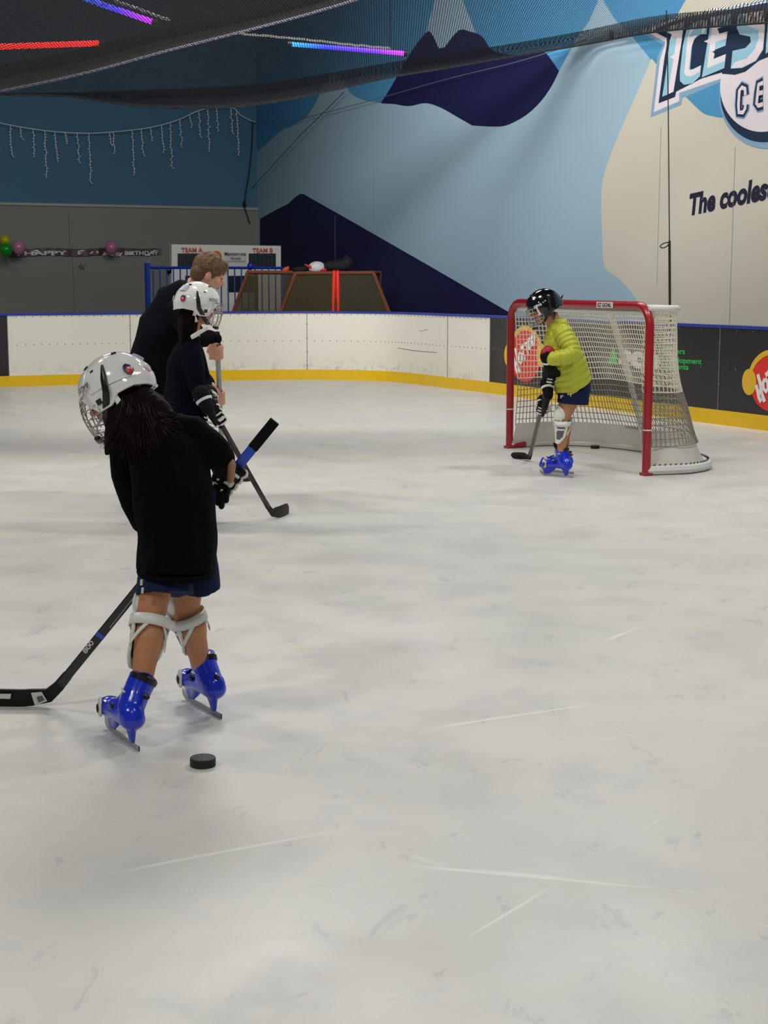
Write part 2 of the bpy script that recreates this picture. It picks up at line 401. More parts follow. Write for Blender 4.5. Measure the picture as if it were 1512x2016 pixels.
def onb(px, py):   # point on the right-hand boards
    r = ray(px, py); best = None
    for i in range(len(path)-1):
        a, b = path[i], path[i+1]; n = V((-(b-a).y, (b-a).x, 0))
        if abs(r.dot(n)) < 1e-9: continue
        t = (V((a.x, a.y, 0))-V((0, 0, 0))).dot(n)/(r.dot(n)); p = V((0, 0, CAMH))+r*t
        u = (p-a).dot(b-a)/(b-a).length_squared
        if t > 0 and -.001 <= u <= 1.001 and (best is None): best = p
    return best if best is not None else onplane(px, py, bp0[-1], N_R)
mb.tube([onplane(x, y, path[idx_at(x)], unit(V((NR[idx_at(x)])))) for x, y in [(783, 685), (800, 688), (830, 692), (860, 694)]], .004, 4)
mb.tube([onplane(x, y, path[idx_at(x)], unit(V((NR[idx_at(x)])))) for x, y in [(826, 651), (832, 652), (837, 649), (842, 649)]], .004, 4)
mb.build('scuff_mark', M_seam, wr)
# adverts on the black boards
def ribbon2d(mb, pts, wpx, f, off, nrm, mi=0):
    """flat painted stroke; pts in photo pixels, f maps to the surface"""
    P3 = [f(x, y)+nrm*off for x, y in pts]
    if not isinstance(wpx, (list, tuple)): wpx = [wpx]*len(pts)
    L_, R_ = [], []
    for i, p in enumerate(P3):
        t = unit(P3[min(i+1, len(P3)-1)]-P3[max(i-1, 0)]); s_ = t.cross(nrm).normalized()*wpx[i]
        L_.append(p+s_); R_.append(p-s_)
    mb.grid([L_, R_], mi)
def disc2d(mb, cx, cy, rx, ry, f, off, nrm, mi=0, n=40, a0=0, a1=360, rot=0):
    pts = []
    for k in range(n):
        a = math.radians(a0+(a1-a0)*k/n); x = rx*math.cos(a); y = ry*math.sin(a)
        pts.append(f(cx+x*math.cos(rot)-y*math.sin(rot), cy+x*math.sin(rot)+y*math.cos(rot))+nrm*off)
    mb.add(pts, [tuple(range(n))], mi)
M_ar = mat('advert_red', (222, 45, 38), .5); M_ay = mat('advert_yellow', (226, 178, 42), .5); M_aw = mat('advert_white', (232, 228, 228), .5); M_ag = mat('advert_green', (45, 190, 85), .5)
def radio_logo(cx, cy, sx, sy):
    nb = -N_R; f = lambda u, v: onb(cx+u*sx, cy+v*sy)
    mb = MB(); disc2d(mb, 0, 0, 1, 1, f, .004, nb)
    # headband and cups of the yellow headset around the red disc
    mb2 = MB()
    out = [(math.cos(math.radians(a)), math.sin(math.radians(a))) for a in range(172, 371, 9)]
    mb2.grid([[f(x*1.10, y*1.09)+nb*.006 for x, y in out], [f(x*(.98 if i in (0, len(out)-1) else .96), y*.93+.02)+nb*.006 for i, (x, y) in enumerate(out)]])
    disc2d(mb2, -1.02, .0, .31, .44, f, .008, nb); disc2d(mb2, 1.02, .0, .31, .44, f, .008, nb)
    mb3 = MB()
    for st in [[(-.63, -.26), (-.52, .05), (-.47, .35), (-.33, .66)], [(-.70, .1), (-.62, .35), (-.58, .52), (-.48, .66)], [(-.62, .42), (-.46, .2)],
               [(-.31, -.10), (-.40, .02), (-.38, .22), (-.27, .32), (-.18, .2), (-.20, -.02), (-.31, -.10)],
               [(-.14, -.42), (-.08, -.05), (.0, .18)], [(-.3, -.22), (.02, -.42)],
               [(.08, -.50), (.14, -.2), (.2, .0)],
               [(.26, -.62), (.2, -.45), (.25, -.22), (.35, -.2), (.38, -.42), (.34, -.6), (.26, -.62)],
               [(.48, -.8), (.42, -.6), (.48, -.38), (.58, -.36), (.60, -.6), (.56, -.78), (.48, -.8)]]:
        ribbon2d(mb3, st, .022, f, .011, nb)
    return mb, mb2, mb3
for (cx, cy, sx, sy) in [(1522, 752, 45, 59), (1035, 699, 31, 53)]:
    a, b, c = radio_logo(cx, cy, sx, sy)
    d = a.build('advert_disc', M_ar, wr, smooth=False); b.build('advert_headset', M_ay, wr, smooth=False); c.build('advert_lettering', M_aw, wr, smooth=False)
mb = MB(); nb = -N_R
mb.add([onb(*p)+nb*.004 for p in [(1208, 677), (1197, 716), (1217, 718)]], [(0, 1, 2)])
o0 = onb(1296, 700); xd = -DV
for i, t in enumerate(['engineers', '& development', 'consultants']):
    yy = 693+i*(17)+0; e = {0: (1349, 697), 1: (1382, 717), 2: (1356, 728)}[i]; st = {0: 1300, 1: 1300, 2: 1300}[i]
    A = onb(e[0]-(52, 84, 60)[i], e[1]-(3.2, 5.5, 3.8)[i]); B = onb(*e)
    put_text(mb, t, A, B-A, V((0, 0, 1)), (B-A).length, .056, nb, .004, .02)
mb.build('advert_lettering', M_ag, wr, smooth=False)
mb = MB(); A = onb(1219, 717); B = onb(1300, 727)
put_text(mb, 'scp', A, B-A, V((0, 0, 1)), (B-A).length, .17, nb, .004, .06, cap=.54)
mb.build('advert_lettering', M_aw, wr, smooth=False)
# raised concrete behind the boards
mb = MB(); ed = [path[i]+NR[i]*.15 for i in range(len(path))]
far = [p+NR[i]*8 for i, p in enumerate(ed)]
mb.grid([[p+V((0, 0, .0)) for p in ed], [p+V((0, 0, .35)) for p in ed], [V((p.x, p.y, .35)) for p in far]])
tag(mb.build('floor_rinkside', mat('rinkside_rubber', (58, 58, 60), .8), smooth=False), 'dark floor behind the rink boards', kind='structure')
# right wall with painted mural
WQ = onb(1512, 700)+N_R*1.5; WQ.z = 0
def onw(px, py): return onplane(px, py, WQ, N_R)
corner = onw(507, 400); corner.z = 0
endp = WQ-DV*8
nw = -N_R
def sp2(pts, n=5): return [(q.x, q.y) for q in catmull([V((a, b, 0)) for a, b in pts], n)]
m_base = mat('mural_pale_blue', (150, 178, 196), .75, var=.04, vscale=1.2)
m_sky = mat('mural_sky_blue', (70, 138, 182), .75, var=.04, vscale=1.2)
m_navy = mat('mural_navy', (6, 6, 62), .7)
m_cream = mat('mural_cream', (196, 192, 178), .75, var=.03, vscale=1.2)
m_lg = mat('mural_grey_blue', (124, 158, 184), .75)
m_lw = mat('mural_white', (216, 208, 214), .75)
m_ln = mat('mural_ink_navy', (14, 38, 66), .7)
m_li = mat('mural_ice_blue', (142, 186, 204), .75)
m_txt = mat('mural_text_ink', (22, 22, 52), .7)
m_dim = mat('mural_seam', (118, 128, 138), .8)
mm = [m_base, m_sky, m_navy, m_cream, m_lg, m_lw, m_ln, m_li, m_txt, m_dim]
mb = MB()
TOP = 9.0
mb.grid([[corner, endp], [corner+V((0, 0, TOP)), endp+V((0, 0, TOP))]], 0)
mb.grid([[corner+N_R*.2, endp+N_R*.2], [corner+N_R*.2+V((0, 0, TOP)), endp+N_R*.2+V((0, 0, TOP))]], 0)
lay = [0]
def paint(pts, mi, lv):
    pts = [p for i, p in enumerate(pts) if i == 0 or abs(p[0]-pts[i-1][0])+abs(p[1]-pts[i-1][1]) > .5]
    q = [onw(*p) for p in pts]; q = [V((a.x, a.y, min(a.z, TOP-.05))) for a in q]
    tri = tessellate_polygon([[V(((p-WQ).dot(DV), p.z, 0)) for p in q]])
    mb.add([p+nw*.0012*lv for p in q], [tuple(t) for t in tri], mi)
# sky, with the pale mountains rising into it
paint([(503, 300)]+sp2([(508, 298), (525, 283), (556, 256), (572, 250), (592, 238), (603, 230), (618, 208), (632, 180)])+sp2([(632, 180), (640, 165), (655, 150), (668, 150), (680, 165), (690, 183), (715, 197), (752, 202)])+[(800, 202), (1000, 200), (1090, 150)]+
      [(1101, 140), (1135, 75), (1158, 45), (1182, -8), (1212, 40), (1237, 62), (1282, 118), (1296, 130), (1330, 130), (1700, 60), (1700, -260), (503, -260)], 1, 1)
paint([(800, 140), (838, 65), (862, -20), (884, -60), (903, -20), (935, 60), (975, 130)], 0, 2)     # pale peak
paint(sp2([(750, 203), (768, 175), (787, 142), (808, 105), (838, 65), (850, 66), (864, 95)], 3)+sp2([(876, 93), (903, 60), (925, 62), (950, 72), (968, 98), (1000, 107), (1030, 109), (1062, 103), (1075, 104), (1101, 140)], 3)+
      sp2([(1101, 140), (1087, 168), (1068, 196), (1042, 222), (1015, 239), (985, 249), (930, 247)], 4)[1:]+sp2([(930, 247), (900, 230), (868, 212), (838, 203), (805, 209), (778, 205), (760, 204)], 4)[1:], 2, 3)
paint([(512, 431), (540, 415), (568, 401), (578, 391), (590, 382), (598, 382), (608, 388), (700, 440), (850, 526), (960, 590), (1008, 618), (1150, 700), (512, 700)], 2, 2)
paint(sp2([(1282, 117), (1262, 165), (1230, 238), (1205, 298), (1188, 350), (1184, 400), (1186, 470), (1189, 522), (1200, 536), (1220, 550), (1240, 572), (1262, 605), (1290, 660)], 4)+[(1290, 720), (1900, 760), (1900, -260), (1500, -260), (1290, 105)], 3, 2)
paint([(1237, 60), (1294, 128), (1330, 130), (1330, 40)], 1, 3)
paint(sp2([(1350, 190), (1372, 212), (1385, 223), (1400, 228), (1428, 230), (1450, 200), (1450, 150), (1380, 150)], 4), 1, 3)
def cq(cx, cy): return (1160+cx/4.295, 20+cy/4.295)
def cpaint(pts, mi, lv): paint([cq(*p) for p in pts], mi, lv)
cpaint([(425, 182), (480, 150), (640, 85), (1000, 20), (1700, -130), (2200, -200), (2200, 450), (1512, 480), (1130, 600), (790, 745), (780, 800), (520, 908), (580, 400), (626, 300), (626, 290)], 4, 4)
cpaint([(475, 176), (520, 150), (700, 85), (1100, 10), (1700, -115), (2200, -190), (2200, 420), (1500, 440), (1150, 545), (1130, 575), (765, 700), (765, 770), (550, 862), (602, 420), (644, 290), (644, 268)], 5, 5)
cpaint([(540, 175), (620, 130), (700, 95), (830, 60), (1000, 30), (1700, -100), (2200, -180), (2200, 380), (1512, 400), (1440, 430), (1330, 520), (1240, 550), (1155, 545), (1150, 520), (950, 580), (740, 690), (730, 735), (590, 788), (638, 420), (660, 290), (662, 238)], 6, 6)
# circle of the lower word
def ell_pts(cx, cy, rx, ry, n=60): return [cq(cx+rx*math.cos(2*math.pi*k/n), cy+ry*math.sin(2*math.pi*k/n)) for k in range(n)]
def lower(pts): return pts
paint(ell_pts(1500, 740, 395, 430), 4, 7); paint(ell_pts(1480, 720, 365, 398), 6, 8); paint(ell_pts(1465, 650, 352, 380), 5, 9)
# the dark field of the big word covers the top of the circle
cpaint([(1130, 300), (1130, 540), (1155, 540), (1240, 548), (1330, 520), (1440, 430), (1512, 400), (1900, 330), (1900, 100), (1500, 100)], 6, 10)
# big letters
def stroke(pts, wm, mi, lv, crv=0):
    pts = sp2(pts, crv) if crv else pts
    ribbon2d(mb, [cq(*p) for p in pts], wm, onw, .0012*lv, nw, mi)
# I
cpaint([(640, 160), (700, 135), (808, 98), (790, 260), (720, 690), (668, 715), (625, 732), (665, 480), (695, 240), (705, 205), (642, 178)], 5, 11)
cpaint([(690, 250), (748, 225), (728, 370), (690, 395), (722, 415), (668, 715), (627, 730), (665, 470)], 7, 12)
# C
cpaint([(1010, 82), (1000, 205), (950, 205), (900, 240), (878, 300), (860, 500), (885, 500), (955, 465), (945, 560), (880, 620), (810, 632), (775, 600), (775, 520), (800, 300), (830, 170), (880, 110), (950, 85)], 7, 11)
cpaint([(1010, 82), (985, 185), (960, 205), (965, 140), (920, 140), (880, 175), (850, 230), (900, 215), (925, 215), (895, 250), (870, 320), (850, 500), (868, 510), (950, 468), (945, 520), (870, 560), (830, 558), (810, 530), (818, 470), (840, 230), (870, 150), (940, 100)], 5, 12)
# E
cpaint([(1035, 60), (1215, 30), (1205, 120), (1085, 160), (1110, 200), (1180, 180), (1160, 300), (1050, 345), (1070, 370), (1060, 415), (1165, 372), (1150, 490), (960, 570), (975, 480), (1020, 200)], 7, 11)
cpaint([(1060, 62), (1110, 55), (1090, 150), (1110, 200), (1178, 182), (1170, 240), (1075, 275), (1070, 345), (1045, 350), (1068, 372), (1055, 415), (1163, 372), (1155, 430), (1005, 492), (1015, 400), (1030, 285), (978, 265), (1035, 240)], 5, 12)
# S and the stem of the next letter
cpaint([(1262, 35), (1480, 10), (1490, 200), (1480, 330), (1420, 430), (1300, 490), (1205, 495), (1220, 345), (1330, 320), (1375, 270), (1370, 225), (1280, 205), (1255, 150)], 7, 11)
cpaint([(1320, 30), (1480, 5), (1495, 150), (1475, 340), (1410, 430), (1300, 485), (1205, 492), (1240, 440), (1340, 410), (1410, 330), (1440, 240), (1440, 170), (1340, 130), (1318, 90)], 5, 12)
cpaint([(1525, 40), (1620, 0), (1600, 300), (1500, 370), (1510, 200)], 7, 11)
# C E of the lower word
for mi, wmt, lv in ((4, .075, 12), (6, .058, 13), (5, .024, 14)):
    stroke([(1330, 720), (1328, 665), (1300, 655), (1280, 680), (1272, 800), (1275, 865), (1310, 865), (1328, 830), (1330, 800)], wmt, mi, lv)
    stroke([(1480, 615), (1442, 630), (1436, 690), (1425, 790), (1440, 808), (1480, 795)], wmt, mi, lv); stroke([(1440, 705), (1478, 695)], wmt, mi, lv)
    stroke([(1570, 780), (1590, 590), (1640, 760), (1660, 570)], wmt, mi, lv)
# slogan
A = onw(*cq(838, 1732)); B = onw(*cq(1560, 1580))
put_text(mb, 'The coolest', A, B-A, V((0, 0, 1)), (B-A).length, (onw(*cq(850, 1558))-onw(*cq(838, 1732))).length*1.0, nw, .006, .045, shear=.12, mi=8)
for (xx, ya, yb) in ((660, 425, 600), (1302, 250, 560), (1448, 290, 640), (735, 330, 440)):
    a, b = onw(xx, ya), onw(xx+1, yb); b.x = a.x; b.y = a.y
    mb.tube([a+nw*.004, b+nw*.004], .0035, 4, mi=9)
wallr = mb.build('wall_right', mm, smooth=False); tag(wallr, 'rink side wall painted with a blue mountain mural and rink logo', kind='structure')
# back wall
bwn = V((DU.y, -DU.x, 0)); BW0 = corner.copy(); BW1 = corner-DU*14
DUb = V((.909, .416, 0)).normalized(); BW1 = corner-DUb*14; bwn = V((DUb.y, -DUb.x, 0))
def onk(px, py, off=0): return onplane(px, py, corner+bwn*off, bwn)
zb = onk(250, 406).z
mb = MB()
mb.grid([[corner, BW1], [corner+V((0, 0, zb)), BW1+V((0, 0, zb))]], 0); mb.grid([[corner+V((0, 0, zb)), BW1+V((0, 0, zb))], [corner+V((0, 0, TOP)), BW1+V((0, 0, TOP))]], 1)
R_ = Matrix((DUb, bwn, V((0, 0, 1)))).transposed()
mb.box((corner+BW1)/2+V((0, 0, zb+.0)), (14, .06, .05), R_, 2)
for xx in (135, 142):
    a = onk(xx, 420 if xx == 135 else 480); b = V((a.x, a.y, .4 if xx == 142 else onk(142, 480).z)); mb.tube([a, b], .008, 4, mi=3)
bw = mb.build('wall_back', [mat('back_grey', (138, 140, 132), .8, var=.04, vscale=1), mat('back_blue', (76, 118, 146), .8, var=.04, vscale=1), mat('ledge_grey', (172, 172, 164), .7), mat('joint_grey', (120, 120, 112), .8)], smooth=False)
tag(bw, 'back wall, grey below and blue above a narrow ledge', kind='structure')
# ceiling far above, dark, closes the hall behind the net
mb = MB(); mb.grid([[V((-14, 9, TOP)), V((12, 9, TOP))], [V((-14, 36, TOP)), V((12, 36, TOP))]]); tag(mb.build('ceiling', mat('ceiling_dark', (46, 52, 60), .9), smooth=False), 'dark hall ceiling above the netting', kind='structure')
# ================================================================ NET CEILING
def sheet(name, lip, dens_h, Y0, Y1, mats, label, ytop=-50):
    root = thing(name, P(400, 100, Y0), label, 'net')
    xs = list(range(-610, 1700, 30)); N = 14
    rows, uvs = [], []
    for j in range(N+1):
        t = j/N; r, u_ = [], []
        for x in xs:
            y = interp(lip, x)*(1-t)+ytop*t if interp(lip, x) > ytop+8 else interp(lip, x)-8*t; Y = Y0+(Y1-Y0)*t**.8+.25*math.sin(x*.006+t*3)*t
            Y = min(Y, onw(x, y).y-.35-.3*t); p = P(x, y, Y); r.append(p); u_.append((p.x*1.0, p.z*1.6+p.y*.55))
        rows.append(r); uvs.append(u_)
    mb = MB(); mb.grid(rows, 0, uvs); mb.build('mesh_sheet', mats[0], root)
    rows, uvs = [], []
    for j in range(9):
        t = j/8; r, u_ = [], []
        for x in xs:
            h = interp(dens_h, x); y0 = interp(lip, x); y = y0-h*t; Y = min(Y0+.10+.45*math.sin(math.pi*t), onw(x, y).y-.2)
            p = P(x, y, Y); r.append(p); u_.append((p.x, p.z*2+p.y))
        rows.append(r); uvs.append(u_)
    mb = MB(); mb.grid(rows, 0, uvs); mb.build('rolled_hem', mats[1], root)
    mb = MB(); mb.tube([P(x, interp(lip, x), min(Y0, onw(x, interp(lip, x)).y-.35)) for x in xs], .012, 5); mb.build('edge_rope', mats[2], root)
    return root
def smtab(t):
    q = catmull([V((a, b, 0)) for a, b in t], 8); return [(p.x, p.y) for p in q]
nm1 = net_mat('net_far', .026, .007, fleck=.765); nm1b = net_mat('net_far_hem', .02, .0085, (26, 25, 28), fleck=.68, base=.3)
nm2 = net_mat('net_near', .022, .0082, fleck=.80); nm2b = net_mat('net_near_hem', .018, .008, (14, 14, 17), fleck=.78, base=.3)
sheet('safety_net', smtab([(-160, 176), (0, 186), (130, 190), (250, 206), (380, 213), (520, 204), (640, 181), (760, 154), (880, 134), (1000, 113), (1150, 88), (1300, 62), (1512, 45), (1700, 30)]),
      smtab([(-160, 2), (0, 3), (130, 8), (250, 28), (380, 40), (520, 40), (640, 36), (760, 30), (1000, 26), (1150, 28), (1300, 32), (1512, 32), (1700, 30)]), 20.0, 14.5,
      (nm1, nm1b, mat('net_rope_dark', (28, 28, 32), .8)), 'black safety netting sagging across the far end above the boards')
sheet('safety_net', smtab([(-160, 212), (0, 180), (160, 146), (330, 100), (480, 62), (600, 30), (700, 0), (800, -32), (1000, -100), (1700, -188)]),
      smtab([(-160, 60), (0, 52), (160, 50), (330, 46), (480, 38), (700, 30), (1000, 20), (1700, 1)]), 14.0, 10.5,
      (nm2, nm2b, mat('net_rope_pale', (92, 88, 104), .8)), 'nearer black safety net hanging over the upper left, pale rope edge')
# led tubes
def led(a, b, Y, stops, label):
    root = thing('led_tube_light', P(*a, Y), label, 'light', 'coloured tube lights behind the netting')
    p, q = P(*a, Y), P(*b, Y); n = 24
    pts = [p.lerp(q, i/n) for i in range(n+1)]
    mb = MB(); o0 = 0
    for i in range(n+1): pass
    mb.tube(pts, .028, 8)
    for i in range(n+1):
        for k in range(8): mb.uv[i*8+k] = (i/n, .5)
    mb.build('tube', led_mat('led_'+label[:6], stops, 3.2), root)
    d = unit(q-p)
    for e, s_ in ((p, -1), (q, 1)): mb = MB(); mb.tube([e+d*s_*.0, e+d*s_*.05], .038, 8); mb.build('end_cap', M_black, root)
    for e in (.12, .88): mb = MB(); r = p.lerp(q, e); mb.tube([r, r+V((0, 0, .9))], .004, 4); mb.build('hanging_wire', M_black, root)
    return root
led((160, -6), (300, 43), 15.6, [(0, (30, 90, 255)), (1, (190, 30, 255)), (.5, (60, 40, 255))], 'blue to violet tube light slanting down at the top left')
led((-90, 95), (196, 85), 15.6, [(0, (255, 20, 20)), (1, (255, 20, 20))], 'red tube light glowing at the left edge under the netting')
led((575, 87), (795, 105), 19.6, [(0, (20, 150, 255)), (1, (200, 40, 255)), (.3, (30, 40, 255)), (.75, (110, 30, 255))], 'cyan to violet tube light right of the other two')
for pts, Y, lb in (([(225, 2), (260, 14), (300, 28), (335, 40)], 15.9, 'pale cord running beside the blue tube light'), ([(455, 65), (520, 71), (600, 78), (690, 88), (770, 96)], 20.2, 'pale cord running along above the rightmost tube light')):
    mb = MB(); mb.tube([P(x, y+(random.random()-.5)*2, Y) for x, y in sp2(pts, 8)], .016, 5); o = mb.build('lighting_cord', mat('pale_cord', (120, 120, 118), .8)); rebase(o, P(*pts[0], Y)); tag(o, lb, 'cord')
# icicle light garland on the back wall
gar = thing('icicle_light_garland', onk(250, 250, .15), 'unlit white icicle light string hanging along the blue back wall', 'lights')
gt = smtab([(-120, 215), (0, 242), (60, 253), (120, 260), (180, 262), (240, 258), (300, 250), (350, 236), (400, 215), (455, 211), (470, 224), (485, 233), (500, 240)])
M_gl = mat('garland_white', (240, 244, 246), .5)
mb = MB(); mb.tube([onk(x, interp(gt, x), .15) for x in range(-120, 505, 8)]+[onk(545, 243, .15) if False else onk(500, 240, .15)], .008, 5); mb.build('main_string', M_gl, gar)
for x, L_ in [(-10, 90), (20, 62), (40, 24), (65, 54), (88, 92), (108, 58), (128, 22), (152, 58), (175, 98), (215, 26), (223, 42), (260, 88), (278, 52), (296, 25), (318, 54), (335, 90), (354, 54), (373, 24), (391, 52), (409, 84), (426, 46), (454, 52), (466, 86)]:
    y0 = interp(gt, x); mb = MB(); pts = []
    nn_ = max(4, int(L_/6))
    for i in range(nn_+1):
        t = i/nn_; pts.append(onk(x+t*4+random.uniform(-1.6, 1.6)*min(1, t*2), y0+L_*t, .15))
    mb.tube(pts, .0065, 4)
    for p in pts[1:]: mb.tube([p, p+V((random.choice((-1, 1))*.03, 0, -.012))], .007, 4)
    mb.build('light_strand', M_gl, gar)
# cables and lines
def cable(name, pts, r, m, label, cat='cable'):
    mb = MB(); mb.tube(pts, r, 5); o = mb.build(name, m); rebase(o, pts[0]); tag(o, label, cat); return o
M_cab = mat('cable_black', (14, 16, 20), .7)
cable('hanging_cable', [onk(x, y, .1) for x, y in sp2([(497, 240), (495, 290), (490, 340), (484, 375), (481, 403), (485, 420), (492, 440)])], .011, M_cab, 'black cable hanging down the blue wall near the room corner')
mb = MB(); p = onk(481, 402, .1); mb.ell(p, (.035, .03, .07)); rebase(mb.build('cable_plug', M_cab), p); tag(bpy.data.objects['cable_plug'], 'small black plug joined on the hanging cable by the corner', 'plug')
cable('guy_line', [onw(x, y)+nw*.12 for x, y in [(506, 372), (600, 270), (690, 182)]], .006, M_cab, 'thin dark line rising from the corner bracket across the mural', 'line')
cable('guy_line', [onw(x, y)+nw*.12 for x, y in sp2([(498, 240), (560, 242), (610, 233), (700, 210), (760, 194), (900, 155), (1050, 118), (1205, 68)])], .006, mat('grey_line', (90, 100, 108), .7), 'long thin line sagging across the mural below the netting', 'line')
mb = MB(); p = onw(503, 376)+nw*.08; mb.box(p, (.06, .08, .16), bevel=.01); mb.tube([p, p+V((.12, 0, .14))], .012, 6); o = mb.build('wall_bracket', M_cab); rebase(o, p); tag(o, 'small black bracket fixed in the corner of the mural wall', 'bracket')
# drop rope in front of the mural
rope = thing('net_rope', P(1318, 640, 15.6), 'dark rope hanging straight down behind the goal, looped halfway', 'rope')
M_rope = mat('rope_dark', (38, 38, 36), .85)
mb = MB(); mb.tube([P(x, y, 15.6) for x, y in [(1312, 20), (1314, 90), (1316, 260), (1318, 480)]], .006, 5); mb.build('upper_line', M_rope, rope)
mb = MB(); mb.tube([P(x, y, 15.6) for x, y in [(1318, 474), (1318.5, 560), (1319, 655)]], .013, 6); mb.build('lower_line', M_rope, rope)
mb = MB(); mb.tube([P(x, y, 15.6) for x, y in sp2([(1318, 478), (1310, 478), (1302, 482), (1300, 486), (1306, 488), (1314, 484), (1318, 478)])], .006, 5); mb.build('loop', M_rope, rope)
mb = MB(); p = P(1204, 68, 19.9); mb.ell(p, (.03, .03, .05)); mb.tube([p, p+V((-.03, 0, -.05))], .01, 5); o = mb.build('net_clip', M_cab); rebase(o, p); tag(o, 'small dark clip on the netting edge left of the wall logo', 'clip')
# ================================================================ BACK OF THE HALL
# birthday banner
ban = thing('birthday_banner', onk(170, 497, .05), 'long foil birthday banner taped along the grey back wall', 'banner')
mb = MB(); xs = range(18, 320, 6)
mb.grid([[onk(x, 489.5+1.2*math.sin(x*.05)+(x-18)*-.004, .03+.01*math.sin(x*.3)) for x in xs], [onk(x, 505+1.2*math.sin(x*.05)-(x-18)*.012, .03+.01*math.sin(x*.3)) for x in xs]])
mb.build('foil_strip', mat('foil_purple_brown', (92, 70, 78), .35, metal=.3, var=.5, vscale=3), ban)
for x0, x1, t in ((48, 132, 'HAPPY'), (205, 312, 'Happy BIRTHDAY')):
    mb = MB(); A = onk(x0, 502.5, .045); B = onk(x1, 501.5, .045); put_text(mb, t, A, B-A, V((0, 0, 1)), (B-A).length, .075, bwn, .01, .03); mb.build('lettering', mat('banner_white', (225, 225, 228), .4), ban, smooth=False)
mb = MB()
for i in range(26):
    x = random.choice([random.uniform(26, 130), random.uniform(176, 230), random.uniform(150, 165), random.uniform(230, 310)]); y = random.uniform(492, 503)
    a = onk(x, y, .046); mb.box(a, (random.uniform(.03, .1), .004, random.uniform(.015, .04)), R_)
mb.build('printed_pattern', mat('banner_white', (225, 225, 228), .4), ban, smooth=False)
def balloon(px, py, rp, col, label, off=.35):
    c = onk(px, py, off); r = rp*c.y/F; root = thing('balloon', c-V((0, 0, r)), label, 'balloon', None)
    mb = MB(); m, n = 14, 20
    rows = []
    for i in range(m+1):
        ph = math.pi*i/m; k = math.sin(ph)*(1 if ph < 1.57 else 1-.08*(ph-1.57)); rows.append([c+V((r*k*math.cos(2*math.pi*j/n), r*k*math.sin(2*math.pi*j/n), r*1.1*math.cos(ph))) for j in range(n)])
    mb.grid(rows, closed=True); m_ = mat('balloon_%s' % '_'.join(map(str, col)), col, .2, spec=.6)
    mb.build('skin', m_, root); mb = MB(); mb.tube([c-V((0, 0, r*1.05)), c-V((0, 0, r*1.05+.03))], [.008, .02], 8); mb.build('knot', m_, root)
balloon(36.5, 487.5, 12.8, (196, 130, 160), 'pink balloon beside the green one at the left end of the banner')
balloon(10, 473, 9.8, (196, 190, 20), 'small yellow balloon above the green one', .3)
balloon(12, 492, 12.5, (20, 150, 40), 'green balloon below the yellow one at the left edge', .5)
balloon(219, 487.5, 12, (196, 125, 158), 'pink balloon taped on the middle of the birthday banner')
mb = MB(); st = []
for k in range(10):
    a = math.pi/2+k*math.pi/5+.2; r = 7.5 if k % 2 == 0 else 3; st.append(onk(161+r*math.cos(a), 525-r*math.sin(a), .02))
mb.slab(st, bwn, .02); o = mb.build('star_decoration', mat('star_foil', (120, 115, 105), .3, metal=.5), smooth=False); rebase(o, st[0]); tag(o, 'small dull foil star stuck under the birthday banner', 'decoration')
# scoreboard
SBQ = P(445, 540, 27.0)
def ons(px, py, off=0): return onplane(px, py, SBQ+bwn*off, bwn)
sb = thing('scoreboard', V((SBQ.x, SBQ.y, .35)), 'white scoreboard with dark digit windows behind the blue fence', 'scoreboard')
def qslab(mb, x0, y0, x1, y1, off, th, mi=0, yr=0):
    pts = [ons(x0, y0, off), ons(x1, y0+yr, off), ons(x1, y1+yr, off), ons(x0, y1, off)]; mb.slab(pts, -bwn, th, mi)
M_sbw = mat('scoreboard_white', (214, 212, 204), .6, var=.03)
mb = MB(); qslab(mb, 338, 481, 553, 632, 0, .12, yr=3); mb.build('cabinet', M_sbw, sb, smooth=False)
M_sbd = mat('digit_window', (24, 26, 32), .3)
for (x0, y0, x1, y1) in ((350, 499, 405, 529), (490, 499, 543, 528), (365, 543, 405, 578), (449, 543, 500, 575)):
    mb = MB(); qslab(mb, x0, y0, x1, y1, .012, .02); w_ = mb.build('digit_window', M_sbd, sb, smooth=False)
mb = MB(); qslab(mb, 444, 497, 486, 526, .012, .02); mb.build('sponsor_plate', mat('plate_grey', (196, 194, 190), .6), sb, smooth=False)
M_dig = mat('digit_off', (66, 72, 76), .5)
for x0 in (354, 369, 384, 495, 511, 527):
    mb = MB()
    for a, b in (((0, 0), (9, 0)), ((0, 0), (0, 10)), ((9, 0), (9, 10)), ((0, 10), (9, 10)), ((0, 10), (0, 20)), ((9, 10), (9, 20)), ((0, 20), (9, 20))):
        mb.tube([ons(x0+a[0], 503+a[1], .016), ons(x0+b[0], 503+b[1], .016)], .009, 4)
    mb.build('digit', M_dig, sb)
for t, x0, x1, yb in (('TEAM A', 357, 399, 496.5), ('TEAM B', 497, 537, 497)):
    mb = MB(); A, B = ons(x0, yb, .02), ons(x1, yb, .02); put_text(mb, t, A, B-A, V((0, 0, 1)), (B-A).length, .078, bwn, .004, .02); mb.build('lettering', mat('orange_red_ink', (190, 78, 48), .6), sb, smooth=False)
mb = MB()
for t, x0, x1, yb, h in (('Manigurr-ma', 442, 484, 502, .05), ('VILLAGE', 453, 474, 510, .035), ('COMMUNITY', 450, 478, 520, .02)):
    if t == 'COMMUNITY': continue
    mb = MB(); A, B = ons(x0, yb, .04), ons(x1, yb+.5, .04); put_text(mb, t, A, B-A, V((0, 0, 1)), (B-A).length, h, bwn, .004, .015); mb.build('lettering', mat('black_ink', (30, 30, 34), .6), sb, smooth=False)
mb = MB(); mb.tube([ons(447, 514, .04), ons(483, 514.5, .04)], .003, 4); mb.build('rule_line', mat('black_ink', (30, 30, 34), .6), sb)
